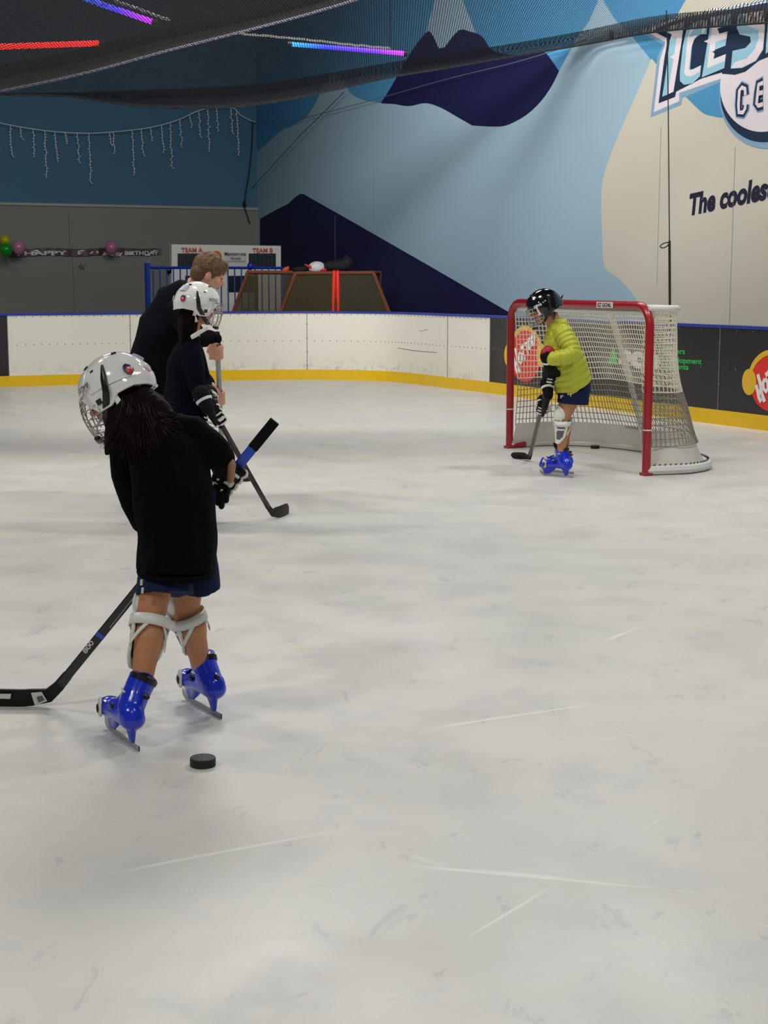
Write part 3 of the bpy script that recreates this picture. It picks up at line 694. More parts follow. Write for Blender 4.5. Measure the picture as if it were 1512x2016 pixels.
mb = MB(); c = ons(426, 504.5, .05); rr = 10.5*27/F
mb.ell(c, (rr, .03, rr), R_, 24, 10); mb.build('orange_emblem', mat('orange_ball', (196, 98, 40), .6), sb)
for x in (350, 541):
    mb = MB(); a = ons(x, 600, 0); mb.box(V((a.x, a.y, .5)), (.08, .08, .3), R_); mb.build('post', M_sbw, sb, smooth=False)
# blue fence
FQ = P(420, 560, 25.6)
def onf(px, py): return onplane(px, py, FQ, bwn)
fe = thing('fence', V((FQ.x, FQ.y, .35)), 'blue steel bar fence standing before the scoreboard', 'fence')
M_fb = mat('fence_blue', (24, 56, 150), .4)
mb = MB(); a = onf(289.5, 518); mb.tube([V((a.x, a.y, .35)), a], .045, 4); mb.build('post', M_fb, fe, smooth=False)
mb = MB(); a = onf(556, 528); mb.tube([V((a.x, a.y, .35)), a], .03, 4); mb.build('post', M_fb, fe, smooth=False)
mb = MB(); mb.tube([onf(290, 527), onf(556, 527.5)], .022, 4); mb.build('rail', M_fb, fe, smooth=False)
mb = MB(); a, b = onf(290, 527), onf(556, 527.5); mb.tube([V((a.x, a.y, .5)), V((b.x, b.y, .5))], .022, 4); mb.build('rail', M_fb, fe, smooth=False)
x = 301
while x < 553:
    mb = MB(); a = onf(x, 527.3); mb.tube([V((a.x, a.y, .5)), a], .012, 6); mb.build('bar', M_fb, fe); x += 13.4
for (x, y, r, c, lb) in ((332, 533, 6, (18, 26, 70), 'dark blue balloon tied on the fence near its left post'), (493, 524, 6.5, (20, 44, 150), 'blue balloon tied on the fence top rail under TEAM B')):
    c0 = P(x, y, 25.45); rr = r*25.5/F; root = thing('balloon', c0-V((0, 0, rr)), lb, 'balloon'); m_ = mat('balloon_b%d' % x, c, .25)
    mb = MB(); mb.ell(c0, (rr, rr, rr*1.15), n=20, m=12); mb.build('skin', m_, root); mb = MB(); mb.tube([c0-V((0, 0, rr*1.1)), c0-V((0, 0, rr*1.1+.03))], [.006, .016], 8); mb.build('knot', m_, root)
mb = MB()
for k in range(7):
    a = P(294+k, 524, 25.5); mb.tube([P(290, 521, 25.5), P(287+k*3, 508+abs(k-3)*2.5, 25.5)], [.012, .004], 4)
o = mb.build('ribbon_bow', mat('ribbon_grey', (120, 125, 140), .4)); rebase(o, P(290, 521, 25.5)); tag(o, 'grey ribbon bow tied on top of the fence end post', 'ribbon')
# stored goals
M_on = net_mat('old_net', .016, .0045, (66, 58, 30), base=.45); M_of = mat('old_frame_orange', (112, 62, 36), .7, var=.4, vscale=9); M_or = mat('old_frame_rust', (98, 58, 34), .7, var=.4, vscale=9)
def stored_goal(tl, tr, bl, br, Yf, Yb, label, redpost=None):
    root = thing('stored_goal', V((P(*bl, Yf).x, Yf, .35)), label, 'goal', None)
    zf = .37
    def gp(p, Y): return P(p[0], p[1], Y)
    def gd(a, b, Y):
        p, q = P(a[0], a[1], Y), P(b[0], b[1], Y); t = (zf-p.z)/(q.z-p.z); return p+(q-p)*t
    a, b = gp(tl, Yf), gp(tr, Yf); c, d = gd(tl, bl, Yf), gd(tr, br, Yf)
    a2, b2 = a+V((.1, Yb-Yf, 0)), b+V((.1, Yb-Yf, 0)); c2, d2 = V((a2.x-.0, Yb, zf)), V((b2.x+.0, Yb, zf))
    for q in ((c, a), (a, b), (b, d)):
        mb = MB(); mb.tube(q, .03, 8, rnd=True); mb.build('frame_pipe', M_of, root)
    for q in ((c2, a2), (a2, b2), (b2, d2)):
        mb = MB(); mb.tube(q, .03, 8, rnd=True); mb.build('frame_pipe', M_or, root)
    for q in ((a, a2), (b, b2), (c, c2), (d, d2), (c, d)):
        mb = MB(); mb.tube(q, .022, 6); mb.build('frame_pipe', M_of, root)
    def pan(p, q, r, s_):
        rows, uvs = [], []
        for i in range(13):
            ra, ua = [], []
            for j in range(17):
                t, u = i/12, j/16; x = p.lerp(q, u).lerp(s_.lerp(r, u), t); x = x+V((0, -.05*math.sin(math.pi*u)*math.sin(math.pi*t), 0)); ra.append(x)
                ua.append(((q-p).length*u, (s_-p).length*t))
            rows.append(ra); uvs.append(ua)
        return rows, uvs
    mb = MB()
    for z in ((a, b, d, c), (a, a2, c2, c), (b, b2, d2, d), (a, b, b2, a2)):
        r_, u_ = pan(*z); mb.grid(r_, 0, u_)
    mb.build('netting', M_on, root)
    mb = MB()
    for x0, x1 in redpost or []:
        p, q = P(x0, 536, Yf-.02), P(x1, 612, Yf-.02); q = p+(q-p)*((zf-p.z)/(q.z-p.z)); mb.tube([p, q], .035, 10, rnd=True)
    if redpost: mb.build('goal_post', mat('old_post_red', (226, 40, 22), .45), root)
    return root
stored_goal((488, 536), (640, 537), (462, 607), (650, 607), 24.9, 25.3, 'old goal with brown net stored behind the boards, the one nearest the fence')
stored_goal((582, 538), (735, 537), (556, 607), (763, 607), 24.3, 24.75, 'old goal with bright red posts stored right of the other goal', [(658, 656), (665, 666)])
# gear on the stored goals
gm = thing('goalie_mask', P(624, 532, 24.5), 'white cage mask with red trim lying on the stored goal', 'mask')
mb = MB(); c = P(624, 527, 24.5); mb.ell(c, (.14, .1, .10), n=16, m=8); mb.build('shell', mat('mask_white', (205, 205, 205), .4, bump=1, bscale=40, var=.5, vscale=40), gm)
mb = MB(); mb.tube([P(x, y, 24.45) for x, y in [(600, 521), (612, 526), (622, 531), (640, 532)]], [.012, .03, .035, .03], 8, rnd=True); mb.build('red_trim', mat('trim_red', (190, 28, 24), .5), gm)
mb = MB(); c = P(668, 524, 24.5)
mb.ell(c, (.2, .13, .10)).ell(c+V((.12, 0, .04)), (.1, .1, .11)).ell(c+V((-.14, 0, .0)), (.12, .1, .08)).box(c+V((.1, 0, .12)), (.04, .05, .1))
o = mb.build('gear_bag', mat('bag_black', (9, 9, 13), .8), remesh=.015); rebase(o, c-V((0, 0, .1))); tag(o, 'black gear bag slumped on top of the right stored goal', 'bag')
mb = MB(); c = P(590, 531, 24.5); mb.ell(c, (.13, .1, .05)).ell(c+V((.08, 0, .02)), (.08, .08, .04)); o = mb.build('leg_pads', mat('bag_black', (9, 9, 13), .8), remesh=.012); rebase(o, c-V((0, 0, .05))); tag(o, 'flat black pads lying left of the white mask', 'pads')
mb = MB(); mb.tube([P(560, 535, 24.9), P(564, 530, 24.9), P(568, 526, 24.9)], [(.05, .02), (.045, .02), (.02, .01)], 8, rnd=True); c = P(563, 536, 24.9); o = mb.build('red_glove', mat('trim_orange', (200, 62, 34), .5)); rebase(o, c); tag(o, 'small red glove standing at the left on the stored goals', 'glove')
# ================================================================ GOAL
GL, GR = G(1003, 882), G(1272, 936)
gx = unit(GR-GL); gn = V((-gx.y, gx.x, 0)); gn = gn if gn.dot(N_R) > 0 else -gn
W_ = (GR-GL).length; GH = 1.265
goal = thing('ice_hockey_goal', (GL+GR)/2, 'red framed ice hockey goal with white net beside the boards', 'goal')
def gl(x, d, z): return GL+gx*x+gn*d+V((0, 0, z))
M_gr = mat('goal_red', (160, 20, 32), .3, var=.06, coat=.3); M_gw = mat('goal_white_pipe', (225, 225, 220), .4, var=.03)
rc = .15; r_ = .030
pp = [gl(0, 0, .0), gl(0, 0, .5), gl(0, 0, GH-rc-r_)]
for k in range(1, 9): a = math.pi/2*k/8; pp.append(gl(rc*(1-math.cos(a)), 0, GH-r_-rc+rc*math.sin(a)))
for k in range(1, 4): pp.append(gl(rc+(W_-2*rc)*k/4, 0, GH-r_))
for k in range(0, 9): a = math.pi/2*k/8; pp.append(gl(W_-rc+rc*math.sin(a), 0, GH-r_-rc+rc*math.cos(a)))
pp += [gl(W_, 0, .5), gl(W_, 0, 0)]
mb = MB(); mb.tube(pp, r_+.002, 14, cap=True); mb.build('front_frame', M_gr, goal)
for x, s_ in ((0, 1), (W_, 1)):
    mb = MB(); R = Matrix((gx, gn, V((0, 0, 1)))).transposed()
    d_ = V((1, .35, 0)).normalized()
    mb.tube([gl(x, 0, .028), gl(x, 0, .028)+d_*.13], .028, 10, rnd=True); mb.box(gl(x, 0, .01), (.075, .075, .02), R, bevel=.004)
    f_ = mb.build('foot_flange', M_gr, goal)
    mb = MB(); mb.tube([gl(x, 0, .33)+V((0, 0, 0)), gl(x, 0, .34)], .034, 12); mb.build('post_tape', M_gw, goal)
# top shelf pipe (U), base pipe (D)
SD, BD = .34, .88
def ushape(dep, r, z, inset=0.0, n=8):
    out = [gl(inset, 0, z), gl(inset, (dep-r)*.5, z), gl(inset, dep-r, z)]
    for k in range(1, n+1): a = math.pi/2*k/n; out.append(gl(inset+r*(1-math.cos(a)), dep-r+r*math.sin(a), z))
    for k in range(1, 8): out.append(gl(inset+r+(W_-2*inset-2*r)*k/8, dep, z))
    for k in range(0, n+1): a = math.pi/2*k/n; out.append(gl(W_-inset-r+r*math.sin(a), dep-r+r*math.cos(a), z))
    out += [gl(W_-inset, (dep-r)*.5, z), gl(W_-inset, 0, z)]
    return out
def resamp(pts, n):
    L_ = [0]
    for a, b in zip(pts, pts[1:]): L_.append(L_[-1]+(b-a).length)
    out = []; j = 0
    for i in range(n+1):
        s_ = L_[-1]*i/n
        while j < len(pts)-2 and L_[j+1] < s_: j += 1
        t = (s_-L_[j])/max(1e-9, L_[j+1]-L_[j]); out.append(pts[j].lerp(pts[j+1], min(1, t)))
    return out
topU = ushape(SD, .18, GH-.05, .02)
topb = [gl(W_*k/10, .10, GH-.035) for k in range(11)]
mb = MB(); mb.tube(topU, .02, 8); mb.build('top_shelf_pipe', M_gw, goal)
mb = MB(); mb.tube([gl(.03, .035, GH-.075), gl(W_-.03, .035, GH-.075)], .022, 8); mb.build('net_bar', M_gw, goal)
baseD = [gl(0, 0, .035)]
for k in range(1, 24):
    a = math.pi*k/24; x = W_/2-(W_/2+.045)*math.cos(a); d = .02+(BD-.02)*math.sin(a)**.55
    baseD.append(gl(x, d, .035))
baseD.append(gl(W_, 0, .035))
baseD = catmull(baseD, 4)
mb = MB(); mb.tube(baseD, (.035), 8); mb.build('base_pipe', M_gw, goal)
def nearpx(pts, px): return min([p for p in pts if (p-GL).dot(gn) > .25], key=lambda p: abs(px_of(p)-px))
mb = MB(); st_ = nearpx(resamp(topU, 200), 1199)-V((0, 0, .01)); sb_ = nearpx(resamp(baseD, 200), 1272); mb.tube([st_, st_.lerp(sb_, .5)+gn*.02, sb_+V((0, 0, .02))], .024, 10); mb.build('support_strut', M_gw, goal)
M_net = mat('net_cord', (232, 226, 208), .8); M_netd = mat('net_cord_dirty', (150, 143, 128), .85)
NU, NV = 80, 24
tu = resamp(topU, NU); bu = resamp([V((p.x, p.y, .20)) for p in baseD], NU)
def netp(i, j):
    v = j/NV; t = tu[i]; b = bu[i]; e = math.sin(math.pi*v); b = b+unit(V(((GL+gx*W_/2+gn*.2)-b).to_2d().to_3d()))*.08
    p = t.lerp(b, v**1.25); c = gl(W_/2, .2, p.z); k = (c-p); k.z = 0
    return p+unit(k)*.05*e+V((noise.noise(p*3)*.018, noise.noise(p*3+V((9, 0, 0)))*.018, noise.noise(p*2.3)*.02*e))
NP = [[netp(i, j) for j in range(NV+1)] for i in range(NU+1)]
mb = MB(); mb2 = MB()
for i in range(NU+1):
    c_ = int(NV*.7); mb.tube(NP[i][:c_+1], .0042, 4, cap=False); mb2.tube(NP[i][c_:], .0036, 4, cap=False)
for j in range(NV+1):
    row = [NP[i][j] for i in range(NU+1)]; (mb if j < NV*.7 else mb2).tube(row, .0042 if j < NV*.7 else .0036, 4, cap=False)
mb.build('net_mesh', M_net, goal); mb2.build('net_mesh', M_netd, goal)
# net roof between crossbar and shelf pipe
mb = MB()
for k in range(1, 44):
    x = W_*k/44; d = SD if .18 < x < W_-.18 else SD-.18+math.sqrt(max(0, .18**2-(.18-min(x, W_-x))**2)); mb.tube([gl(x, 0, GH-.03), gl(x, d*.5, GH-.055), gl(x, d, GH-.05)], .0036, 4, cap=False)
for k in range(1, 10):
    d = SD*k/10; ins = 0 if d < SD-.18 else .18-math.sqrt(max(0, .18**2-(d-SD+.18)**2)); mb.tube([gl(.02+ins, d, GH-.05), gl(W_/2, d, GH-.06), gl(W_-.02-ins, d, GH-.05)], .0036, 4, cap=False)
mb.build('net_roof', M_net, goal)
# canvas skirt and lacing
rows = []
bs = resamp(baseD, 60)
for j in range(5):
    t = j/4; r = []
    for i, b in enumerate(bs):
        c = gl(W_/2, .15, 0); k = unit(V((c.x-b.x, c.y-b.y, 0))); z = .03+.19*t; r.append(V((b.x, b.y, z))+k*(.03+.07*t+.02*noise.noise(b*4+V((0, 0, t*2)))))
    rows.append(r)
mb = MB(); mb.grid(rows)
sk = mb.build('canvas_skirt', mat('skirt_white', (216, 212, 204), .8, bump=.6, bscale=8, var=.05, vscale=6), goal)
mb = MB(); z_ = []
for i, b in enumerate(resamp(baseD, 150)): c = gl(W_/2, .15, 0); k = unit(V((c.x-b.x, c.y-b.y, 0))); z_.append(V((b.x, b.y, .05+.03*(i % 2)))+k*.02-k*.03*(i % 2))
mb.tube(z_, .004, 4); mb.build('lacing', mat('lace_dark', (60, 58, 56), .8), goal)
mb = MB(); xm = W_*.73; q = gl(xm, 0, GH-r_)-gn*.034
ct = Matrix((gx, -gn, V((0, 0, 1)))).transposed()
mb.box(q, (.22, .006, .044), ct, 0); mb.build('maker_sticker', M_aw, goal, smooth=False)
mb = MB(); put_text(mb, 'EZ GOAL', q-gx*.095-V((0, 0, .014)), gx, V((0, 0, 1)), .19, .028, -gn, .0045, .03, shear=.2); mb.build('sticker_lettering', M_black, goal, smooth=False)
# ================================================================ PUCKS
def puck(p, label):
    mb = MB(); r, h = .0381, .0254; prof = [(0, 0), (r-.002, 0), (r, .002), (r, h-.002), (r-.002, h), (r-.008, h), (r-.009, h-.0006), (0, h-.0006)]
    n = 36; rows = [[V(p)+V((a*math.cos(2*math.pi*k/n), a*math.sin(2*math.pi*k/n), z)) for k in range(n)] for a, z in prof]
    for row in (0, -1): rows[row] = [V(p)+V((0.0001*math.cos(2*math.pi*k/n), .0001*math.sin(2*math.pi*k/n), prof[row][1])) for k in range(n)]
    mb.grid(rows, closed=True); o = mb.build('hockey_puck', M_rubber, angle=.5); rebase(o, p); tag(o, label, 'puck', 'hockey pucks on the ice')
puck(G(399.5, 1507), 'black puck lying nearest, right of the blue skates')
puck(G(483, 947), 'black puck on the ice beside the crossing sticks')
puck(G(1171.5, 883), 'black puck lying inside the goal mouth')
# ================================================================ STICKS
def stick(heel, butt, bdir, label, blade_len=.27, blade_h=.062, tape=.22, shaft=(.030, .021), colors=None, toe_up=0.0, flip=1, mark=None):
    """heel: ice point where blade meets shaft; butt: top end; bdir: blade direction from the heel"""
    heel = V(heel); butt = V(butt); bdir = unit(V(bdir)); sd = unit(butt-heel)
    root = thing('hockey_stick', heel, label, 'hockey stick')
    nn = unit(sd.cross(bdir)); wide = unit(nn.cross(sd)) # wide side of the shaft lies in the blade plane
    cm = colors or M_black
    L_ = (butt-heel).length
    def bar(a, b, wv, tv, m, name, g=1.0):
        mb = MB(); pa, pb = heel+sd*a, heel+sd*b; x, y = wv/2*g, tv/2*g; c = .25*y
        sec = [(x, y-c), (x-c, y), (-x+c, y), (-x, y-c), (-x, -y+c), (-x+c, -y), (x-c, -y), (x, -y+c)]
        rows = [[p+wide*u+nn*v for u, v in sec] for p in (pa, pa.lerp(pb, .5), pb)]
        mb.grid(rows, closed=True); mb.add(rows[0], [tuple(range(8))]); mb.add(rows[-1], [tuple(range(8))[::-1]]); return mb.build(name, m, root)
    bar(.10, L_-.01, shaft[0], shaft[1], cm, 'shaft'); bar(L_-tape, L_, shaft[0], shaft[1], M_tape, 'grip_tape', 1.12)
    if mark:
        for (a, b, m, g) in mark: bar(a, b, shaft[0], shaft[1], m, 'printed_band', g)
    # blade: outline swept from the shaft round the heel along the ice
    mb = MB(); up = V((0, 0, 1)); ctr = [heel+sd*.14, heel+sd*.09, heel+sd*.05+bdir*.008, heel+bdir*.035+up*blade_h*.55]
    hh = [shaft[0]*.55, shaft[0]*.6, shaft[0]*.75, blade_h*.5]
    N = 9
    for k in range(1, N+1):
        t = k/N; cv = .025*t*t*flip
        ctr.append(heel+bdir*(.035+(blade_len-.035)*t)+up*(blade_h*(.52)+toe_up*t*t)+nn*cv); hh.append(blade_h*.5*(1+.08*t) if t < .8 else blade_h*.54*math.sqrt(max(.06, 1-((t-.8)/.2)**2*.85)))
    rows = []
    for i, c in enumerate(ctr):
        t = unit(ctr[min(i+1, len(ctr)-1)]-ctr[max(i-1, 0)]); a = unit(nn.cross(t)); th = .009 if i < 3 else .0055
        rows.append([c+a*hh[i]+nn*th*.5, c+a*hh[i]-nn*th*.5, c-a*hh[i]-nn*th, c-a*hh[i]+nn*th])
    mb.grid(rows, closed=True); mb.add(rows[0], [(0, 1, 2, 3)]); mb.add(rows[-1], [(3, 2, 1, 0)])
    mb.build('blade', M_blade, root, angle=.9)
    return root, sd, wide, nn, bdir
M_tape = mat('grip_tape_black', (15, 11, 15), .85, spec=.2, bump=.5, bscale=150); M_blade = mat('blade_composite', (17, 14, 16), .5, spec=.3, bump=.2, bscale=100)
M_shaft = mat('shaft_black', (15, 14, 22), .25, coat=.4); M_lab = mat('label_white', (205, 205, 200), .5); M_stb = mat('stick_blue', (20, 70, 190), .25, coat=.5)
M_alu = mat('stick_grey', (150, 152, 154), .4); M_maroon = mat('shaft_maroon', (52, 26, 40), .3, coat=.3)
# near girl's stick
h0 = G(83, 1391); b0 = P(541, 829, 5.0)
tp = G(-40, 1392)
nst, sd, wd, nn0, bd = stick(h0, b0, V((tp.x-h0.x, tp.y-h0.y, 0)), 'black and blue hockey stick held by the nearest child, blade at the left edge', .27, .058, .115, (.031, .021), M_shaft, flip=-1,
    mark=[(.74*(b0-h0).length, .906*(b0-h0).length, M_stb, 1.03), (.455*(b0-h0).length, .47*(b0-h0).length, M_stb, 1.03), (.25*(b0-h0).length, .262*(b0-h0).length, M_stb, 1.03)])
def plate(mb, pts, nr, off=.001): mb.add([p+nr*off for p in pts], [tuple(range(len(pts)))])
toC = lambda p: unit(V((0, 0, CAMH))-p)
nf = nn0 if nn0.dot(toC(h0)) > 0 else -nn0
mb = MB(); L_s = (b0-h0).length
def on_st(px, py): return onplane(px, py, h0+nf*.0125+V((0, 0, .02)), nf)
q = [(61, 1364), (82, 1362), (93, 1380), (69, 1390)]; mb.slab([on_st(*p) for p in q], nf, .001); mb.build('sticker', M_lab, nst, smooth=False); mb = MB(); q = [(-2, 1366), (22, 1366), (20, 1376), (-4, 1375)]; mb.slab([on_st(*p) for p in q], nf, .001)
o = mb.build('sticker', M_lab, nst, smooth=False)
mb = MB(); q = [(72, 1372), (83, 1369), (88, 1378), (76, 1383)]; mb.slab([on_st(*p)+nf*.0012 for p in q], nf, .0006); mb.build('barcode_print', M_grey, nst, smooth=False)
mb = MB(); A = on_st(169, 1287); B = on_st(186, 1265); put_text(mb, '800', A, B-A, (B-A).cross(-nf), (B-A).length, .016, nf, .002, .03); mb.build('sticker_lettering', M_lab, nst, smooth=False)
mb = MB(); mb.tube([on_st(216, 1236)-nf*.0, on_st(262, 1178)], .0016, 4); mb.build('silver_line', M_alu, nst)
# middle child's stick
h1 = G(541, 1022); b1 = P(408, 787, 8.62)
st2, *_ = stick(h1+V((0, 0, .0)), b1, V((.10, .26, 0)), 'dark slim hockey stick held by the child in front of the coach', .25, .066, .18, (.028, .02), M_maroon, flip=1, mark=[(.58, .70, M_alu, .98), (.28, .33, M_alu, 1.0)])
# coach's stick
h2 = G(441, 985); b2 = P(427, 655, 9.35)
st3, *_ = stick(h2, b2, V((1, .2, 0)) if False else V((-.4, -.9, 0)), 'pale grey hockey stick held upright by the coach', .27, .065, .12, (.03, .021), M_alu)
# boy's stick
h3 = G(1044, 905, 0); h3 = G(1041, 907); b3 = P(1086, 722, 11.0)
tp3 = G(1003, 902)
st4, *_ = stick(h3, b3, V((tp3.x-h3.x, tp3.y-h3.y+.05, 0)), 'black hockey stick held by the child in yellow before the goal', .20, .062, .2, (.029, .02), M_maroon, mark=[(.33, .36, M_lab, .9), (.80, .92, M_alu, 1.02)])
# ================================================================ PEOPLE
def frame(fwd, up=V((0, 0, 1))):
    f = unit(V(fwd)); l = unit(V(up).cross(f)); u = f.cross(l); return Matrix((f, l, u)).transposed()
def head_prims(mb, c, R, s=1.0, ears=True):
    """c: centre of the skull; R columns: forward, left, up; s=1 is a 23 cm head"""
    q = lambda x, y, z: c+R@V((x*s, y*s, z*s))
    mb.ell(q(-.005, 0, .03), (.098*s, .077*s, .088*s), R, 20, 14)
    mb.ell(q(.022, 0, -.035), (.066*s, .06*s, .078*s), R, 18, 12)
    mb.ell(q(.052, 0, -.085), (.032*s, .032*s, .024*s), R)       # chin
    mb.ell(q(.03, 0, -.072), (.045*s, .05*s, .03*s), R)
    mb.ell(q(.066, 0, .028), (.028*s, .055*s, .02*s), R)         # brow
    for y in (-1, 1):
        mb.ell(q(.055, y*.036, -.02), (.03*s, .024*s, .024*s), R)  # cheeks
        mb.ell(q(.078, y*.029, .008), (.012*s, .014*s, .012*s), R) # eyeballs under the lids
        if ears: mb.ell(q(-.008, y*.076, -.008), (.019*s, .009*s, .032*s), R); mb.ell(q(-.002, y*.074, -.024), (.012*s, .009*s, .014*s), R)
    mb.tube([q(.078, 0, .02), q(.092, 0, -.002), q(.106, 0, -.022)], [.009*s, .011*s, .015*s], 8, rnd=True)
    mb.ell(q(.09, 0, -.026), (.016*s, .019*s, .010*s), R)
    mb.ell(q(.085, 0, -.05), (.012*s, .022*s, .006*s), R); mb.ell(q(.083, 0, -.06), (.012*s, .019*s, .006*s), R)
def face_fn(c, R, s, lip=1, eye=2):
    Ri = R.transposed()
    def fn(p, n):
        q = Ri@(p-c)/s
        if q.x > .078 and abs(q.y) < .021 and -.068 < q.z < -.044: return lip
        if q.x > .070 and abs(abs(q.y)-.030) < .012 and abs(q.z-.008) < .0055: return eye
        if q.x > .072 and abs(abs(q.y)-.031) < .018 and abs(q.z-.034) < .0045: return eye
        return 0
    return fn
def hand_on(mb, p, axis, wrist, R0, fr, pal=1.0, thumb_up=True, n=4, dd=None):
    """four fingers side by side along the axis, each wrapped round it, thumb from the palm's side wrapping the other way"""
    a = unit(V(axis)); d = V(dd) if dd else V(wrist)-V(p); d = unit(d-a*d.dot(a)); t = a.cross(d); rr = R0+fr
    base = V(p)+d*rr
    back = V(wrist)
    # palm
    pc = [back, back.lerp(base+d*fr*.6, .5), base+d*fr*.4+t*fr*.3]
    mb.tube(pc, [(fr*2.1, fr*1.7), (fr*3.6*pal, fr*1.5), (fr*3.8*pal, fr*1.1)], 12, side=a, rnd=True)
    for i in range(n):
        o = a*((i-(n-1)/2)*fr*2.08); ln = (1.0, 1.12, 1.05, .85)[i % 4]
        pts = []
        for k in range(8):
            an = math.radians(20+ln*235*k/7); pts.append(V(p)+o+d*rr*math.cos(an)+t*rr*math.sin(an))
        kn = V(p)+o+d*(rr+fr*1.6)+t*fr*.9
        mb.tube([kn]+pts, [fr*1.02]+[fr*(1.03-.03*k) for k in range(8)], 8, rnd=True)
    s_ = 1 if thumb_up else -1
    o = a*s_*fr*3.2; pts = [back.lerp(base, .55)+a*s_*fr*2.2]
    for k in range(5): an = math.radians(-25-150*k/4); pts.append(V(p)+o*(1-.06*k)+d*(rr+.002)*math.cos(an)+t*(rr+.002)*math.sin(an))
    mb.tube(pts, [fr*1.35, fr*1.3, fr*1.2, fr*1.1, fr*1.0, fr*.9], 8, rnd=True)
def glove(parent, p, axis, wrist, elbow, R0=.016, fr=.0125, cuff=.052, white=True, palm=False, dd=None, flip=1):
    g = thing('glove', (0, 0, 0)); g.parent = parent; g.matrix_parent_inverse = Matrix.Identity(4); g.location = (0, 0, 0)
    mb = MB(); axis = V(axis)*flip; hand_on(mb, p, axis, wrist, R0, fr, 1.0, dd=dd)
    el = unit(V(elbow)-V(wrist)); a = unit(V(axis))
    mb.tube([V(wrist)-el*.02, V(wrist)+el*.02, V(wrist)+el*.06, V(wrist)+el*.085], [.036, .04, cuff, cuff*1.04], 14, rnd=True)
    mb.build('shell', M_blackfab, g, remesh=.0045, it=3)
    d = V(dd) if dd else V(wrist)-V(p); d = unit(d-a*d.dot(a)); t = a.cross(d); rr = R0+fr
    mb = MB()
    for zz, wz in ((-2.6, .0062), (-.4, .0115), (2.0, .0055)):
        arc = []
        for kk in range(9):
            an = math.radians(-50+100*kk/8); arc.append(V(p)+a*zz*fr+(d*math.cos(an)+t*math.sin(an))*(rr+fr*2.15))
        mb.tube(arc, [(wz, .004)]*9, 6, side=a, rnd=True)
    for an, gap in ((92, 0.9),):
        for i in range(4):
            o = a*((i-1.5)*fr*1.98); c = V(p)+o+d*rr*math.cos(math.radians(an))+t*rr*math.sin(math.radians(an))
            tang = unit(-d*math.sin(math.radians(an))+t*math.cos(math.radians(an)))
            mb.tube([c-tang*.006, c+tang*.006], fr*1.16, 10)
    (mb.tube([V(wrist)+el*.03, V(wrist)+el*.045], [.0465, .05], 14) if white else None)
    mb.build('white_band', M_guard, g)
    if palm:
        mb = MB(); hm = V(wrist).lerp(V(p), .4); mb.ell(hm, (.02, .02, .035)); mb.build('palm_leather', M_tan, g)
    return g
M_blackfab = mat('glove_black', (9, 8, 11), .75, spec=.2, bump=.2, bscale=80)
def sub_empty(parent, name): g = thing(name, (0, 0, 0)); g.parent = parent; return g
